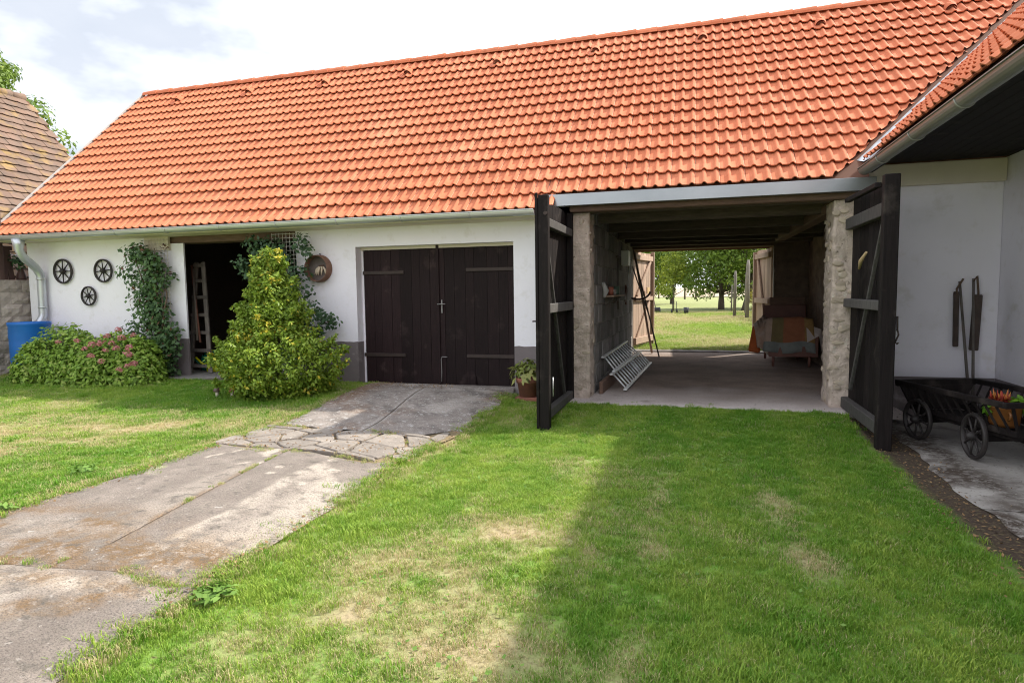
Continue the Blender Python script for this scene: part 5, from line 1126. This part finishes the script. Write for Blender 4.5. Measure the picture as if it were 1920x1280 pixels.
ht = thing('hand_truck', 'black hand truck standing on the back lawn', 'hand truck', (-.80, 27.7, .5)); DK = mat('dark_metal', (.03, .03, .035), .5)
m = MB().tube([(-.90, 27.7, .55), (-.90, 27.7, 1.02), (-.74, 27.7, 1.02), (-.74, 27.7, .55)], .018, 6); m.build('frame', DK, ht); MB().box(-.92, -.72, 27.5, 27.7, .52, .54).build('toe_plate', DK, ht)
for x in (-.94, -.70): MB().tube([(x - .02, 27.75, .60), (x + .02, 27.75, .60)], .09, 12).build('wheel', DK, ht)
lm = thing('lawn_mower', 'small push mower with long handle on the back lawn', 'lawn mower', (-1.6, 28.5, .5))
MB().box(-1.85, -1.45, 28.4, 28.75, .58, .75, b=.03).build('deck', DK, lm); MB().tube([(-1.65, 28.5, .7), (-1.82, 28.9, 1.5)], .018, 6).build('handle', DK, lm)
for x in (-1.85, -1.45): MB().tube([(x - .02, 28.4, .6), (x + .02, 28.4, .6)], .1, 12).build('wheel', DK, lm)
MB().lathe([(0, 0), (.09, 0), (.11, .28), (.10, .28), (.085, .03), (0, .03)], (-.33, 27.4, Z(-.33, 27.4)), 14).build('bucket', DK, label='dark bucket standing under the young staked tree', category='bucket')

# ------------------------------------------------------------------ weeds and grass
def weed(lab, x, y, r_, n):
    z = Z(x, y); t_ = thing('weed_plant', lab, 'weed', (x, y, z), 'weeds in the lawn')
    a = rng.random(n) * 6.28; q = rng.random(n) ** .7; P = np.stack([x + np.cos(a) * r_ * q * .75, y + np.sin(a) * r_ * q * .75, z + .015 + .05 * rng.random(n)], 1); Nn = np.stack([np.cos(a) * .5, np.sin(a) * .5, np.full(n, 1.0)], 1)
    leaves('rosette', P, Nn, r_ * .34, L_WEED, t_, .5, droop=-.1)
weed('tufty broad-leaved weed at the left edge of the driveway', -4.62, 3.05, .15, 130)
weed('bushy weed on the right driveway edge near its light patch', -2.42, 2.62, .14, 160)
weed('dandelion rosette in the lawn left of the driveway', -4.95, 4.0, .15, 100)

def tuft(nb, h, spread, seed):
    rg = np.random.default_rng(seed); vs = []; fs = []; tn = []
    for i in range(nb):
        a = rg.random() * 6.28; r_ = spread * math.sqrt(rg.random()); bx_, by_ = r_ * math.cos(a), r_ * math.sin(a); b = rg.random() * 6.28; L_ = h * (.55 + .6 * rg.random()); ln = L_ * (.25 + .75 * rg.random()); wd = .0013 + .0011 * rg.random()
        dx, dy = math.cos(b), math.sin(b); px, py = -dy * wd, dx * wd; o = len(vs)
        vs += [(bx_ - px, by_ - py, -.01), (bx_ + px, by_ + py, -.01), (bx_ + dx * ln * .35 + px, by_ + dy * ln * .35 + py, L_ * .62), (bx_ + dx * ln * .35 - px, by_ + dy * ln * .35 - py, L_ * .62), (bx_ + dx * ln, by_ + dy * ln, L_ * .92)]
        fs += [(o, o + 1, o + 2, o + 3), (o + 3, o + 2, o + 4)]; tn += [rg.random()] * 5
    me = bpy.data.meshes.new('grass_tuft'); me.from_pydata(vs, [], fs); pattr(me, 'tint', tn); me.materials.append(GRASS)
    return bpy.data.objects.new('grass_tuft', me)
TUFTS = [tuft(26, .040, .05, 1), tuft(26, .034, .055, 2), tuft(22, .048, .045, 3), tuft(28, .028, .06, 4)]
def gn_grass():
    g = bpy.data.node_groups.new('grass_scatter', 'GeometryNodeTree'); g.interface.new_socket('Geometry', in_out='INPUT', socket_type='NodeSocketGeometry'); g.interface.new_socket('Geometry', in_out='OUTPUT', socket_type='NodeSocketGeometry')
    N = g.nodes.new; K = g.links.new; gi = N('NodeGroupInput'); go = N('NodeGroupOutput'); jn = N('GeometryNodeJoinGeometry')
    for t_ in reversed(TUFTS):
        oi = N('GeometryNodeObjectInfo'); oi.inputs['Object'].default_value = t_; gti = N('GeometryNodeGeometryToInstance'); K(oi.outputs['Geometry'], gti.inputs[0]); K(gti.outputs[0], jn.inputs[0])
    def attr(n, ty):
        a = N('GeometryNodeInputNamedAttribute'); a.data_type = ty; a.inputs['Name'].default_value = n; return a.outputs[0]
    ip = N('GeometryNodeInstanceOnPoints'); ip.inputs['Pick Instance'].default_value = True
    K(gi.outputs[0], ip.inputs['Points']); K(jn.outputs[0], ip.inputs['Instance']); K(attr('pick', 'INT'), ip.inputs['Instance Index'])
    cx = N('ShaderNodeCombineXYZ'); K(attr('rot', 'FLOAT'), cx.inputs[2]); K(cx.outputs[0], ip.inputs['Rotation']); K(attr('scl', 'FLOAT'), ip.inputs['Scale']); K(ip.outputs[0], go.inputs[0])
    return g
GN = gn_grass()
def grass(name, P, scl, dry, hue, **tags):
    n = len(P); me = bpy.data.meshes.new(name); me.vertices.add(n); me.vertices.foreach_set('co', P.reshape(-1).astype(np.float32)); me.update()
    pattr(me, 'rot', rng.random(n) * 6.28); pattr(me, 'scl', scl); pattr(me, 'dry', dry); pattr(me, 'hue', hue)
    a = me.attributes.new('pick', 'INT', 'POINT'); a.data.foreach_set('value', rng.integers(0, 4, n).astype(np.int32))
    o = link(name, me, kind='stuff', **tags); md = o.modifiers.new('scatter', 'NODES'); md.node_group = GN
    return o
N0 = 140000
x = rng.uniform(-13.2, 2.2, N0); y = rng.uniform(1.3, 8.62, N0)
dist = np.hypot(x, y); a_, b_ = drive_edge(y)
eg = .22 * (fbm(x, y, 2.4, 41) - .5); ok = ((x < a_ + .05 + eg + .06 * rng.normal(size=N0)) | (x > b_ - .08 + eg + .06 * rng.normal(size=N0))) & (x < soil_edge(y) + .06 * rng.normal(size=N0)) & ~((x > -11.2) & (x < -8.2) & (y > 8.3)) & ~((x > -8.5) & (x < -6.2) & (y > 8.28)) & (x > -11.85)
ok &= ~((x > -1.75) & (x < 1.9) & (y > 8.2 + .06 * rng.normal(size=N0))) & ~(y > 8.55)
xa = x / np.maximum(y, .1)
ok &= (xa > -1.62) & (xa < .62)
d = dryness_shade(x, y); ok &= rng.random(N0) > d * .62
ok &= rng.random(N0) < np.clip(1.25 - dist / 16, .5, 1)
x, y, d, dist = x[ok], y[ok], d[ok], dist[ok]
hue = np.clip(.45 + 1.3 * (fbm(x, y, .8, 5) - .5) + .9 * (fbm(x, y, 5, 15) - .5) + .25 * rng.normal(size=len(x)), 0, 1); hue = np.clip(hue - .14 * sm((x + .75) / .4) + .16 * np.sin(x * 6.6 + .8) * (x > -1.2), 0, 1); d = np.clip(d + .07 + .14 * sm((-3.5 - x) / 1.5) * sm((7.0 - y) / .6) + .5 * (fbm(x, y, 6, 25) - .5) + .12 * rng.normal(size=len(x)), 0, 1)  # hue lowered inside the wing's shadow, painting its shade into the tufts
grass('lawn_grass', np.stack([x, y, zg(x, y) + .02 * (fbm(x, y, 2.0, 4) - .5)], -1), (.42 + .55 * rng.random(len(x)) ** 1.5) * (.65 + .75 * fbm(x, y, 4.5, 44)) * (1 + .02 * dist) * (1 - .35 * d) * (.85 + .5 * fbm(x, y, 1.4, 2)), d, hue, label='short mown lawn grass with dry straw-coloured patches in the yard', category='grass')
yy = rng.uniform(2.4, 5.0, 260); xx = j2(yy) + .012 * rng.normal(size=260); k = fbm(xx, yy, 5, 3) > .62; xx, yy = xx[k], yy[k]
x2 = rng.uniform(-4.5, -2.6, 420); y2 = crk(x2) + .03 * rng.normal(size=420); k = fbm(x2, y2, 3, 6) > .52; x2, y2 = x2[k], y2[k]
x3 = rng.uniform(-4.55, -2.5, 500); y3 = np.where(rng.random(500) < .5, 5.0, 5.95) + .05 * rng.normal(size=500); k = fbm(x3, y3, 3, 16) > .54; x3, y3 = x3[k], y3[k]
xx = np.concatenate([xx, x2, x3]); yy = np.concatenate([yy, y2, y3])
grass('crack_grass', np.stack([xx, yy, zg(xx, yy) + .018], -1), .25 + .35 * rng.random(len(xx)), np.clip(.62 + .3 * rng.normal(size=len(xx)), 0, 1), np.clip(.5 + .3 * rng.normal(size=len(xx)), 0, 1), label='thin grass and moss growing in the cracks of the driveway', category='grass')
ye = rng.uniform(1.5, 8.2, 2600); ea, eb = drive_edge(ye); sd_ = rng.random(2600) < .4; xe = np.where(sd_, ea - .02, eb + .02) + .045 * rng.normal(size=2600); k = fbm(xe, ye, 2.2, 51) > .42; xe, ye = xe[k], ye[k]
grass('edge_grass', np.stack([xe, ye, zg(xe, ye) + .012], -1), .55 + .5 * rng.random(len(xe)), np.clip(.30 + .28 * rng.normal(size=len(xe)), 0, 1), np.clip(.5 + .3 * rng.normal(size=len(xe)), 0, 1), label='ragged grass hanging over both edges of the concrete driveway', category='grass')
n = 9000; y = 15.35 + 14 * rng.random(n) ** 1.4; x = rng.uniform(-1.9, 2.6, n) * (y / 15.3)
d = np.clip((fbm(x, y, .45, 9) - .5) * 2.4 + .44, 0, 1)
grass('back_lawn_grass', np.stack([x, y, zg(x, y)], -1), 1.4 + .8 * rng.random(n), d, np.clip(.85 + rng.normal(size=n) * .25, 0, 1), label='sunlit lawn grass beyond the back gate', category='grass')

# clover and other small broad leaves among the grass, dry leaf litter along the edges
n = 5200; x = rng.uniform(-11, 1.6, n); y = rng.uniform(1.6, 8.2, n); a_, b_ = drive_edge(y); w_ = fbm(x, y, 1.7, 31)
ok = ((x < a_ - .05) | (x > b_ + .05)) & (w_ > .54) & (x / y > -1.6) & (x / y < .6) & (x < soil_edge(y) - .05) & ~((x > -1.75) & (y > 8.0)); x, y = x[ok], y[ok]
P = np.repeat(np.stack([x, y, zg(x, y) + .022], -1), 3, 0); P = P + rng.normal(size=P.shape) * np.array([.022, .022, .006])
leaves('clover', P, np.array([0, 0, 1.0]) + .35 * rng.normal(size=P.shape), .024, L_WEED, None, .85, droop=0, kind='stuff', label='clover and small broad-leaved plants scattered through the lawn', category='clover')
LIT = mat('dry_leaf', (.13, .075, .04), .9, tint=('tint', (.30, .19, .09)))
n = 2600; y = rng.uniform(2.2, 8.5, n); k = rng.random(n)
x = np.where(k < .5, 1.92 + .2 * rng.normal(size=n), np.where(k < .75, drive_edge(y)[0] + .07 * rng.normal(size=n), drive_edge(y)[1] + .05 * rng.normal(size=n)))
y = np.where((k < .5), 3.4 + 5.2 * rng.random(n), y)
cx_ = rng.random(n); sel = rng.random(n) < .16; x = np.where(sel, -4.5 + 1.95 * cx_, x); y = np.where(sel, 5.0 + 1.0 * rng.random(n), y); sel2 = rng.random(n) < .10; x = np.where(sel2, -4.6 + 1.3 * cx_, x); y = np.where(sel2, 8.1 + .4 * rng.random(n), y)
zl = zg(x, y) + np.where((x > -4.5) & (x < -2.5), .034, .012)
P = np.stack([x, y, zl], -1); leaves('leaf_litter', P, np.array([0, 0, 1.0]) + .3 * rng.normal(size=P.shape), .026, LIT, None, .6, droop=-.0, kind='stuff', label='dry brown leaf litter along the driveway edges and the wall strip', category='leaf litter')
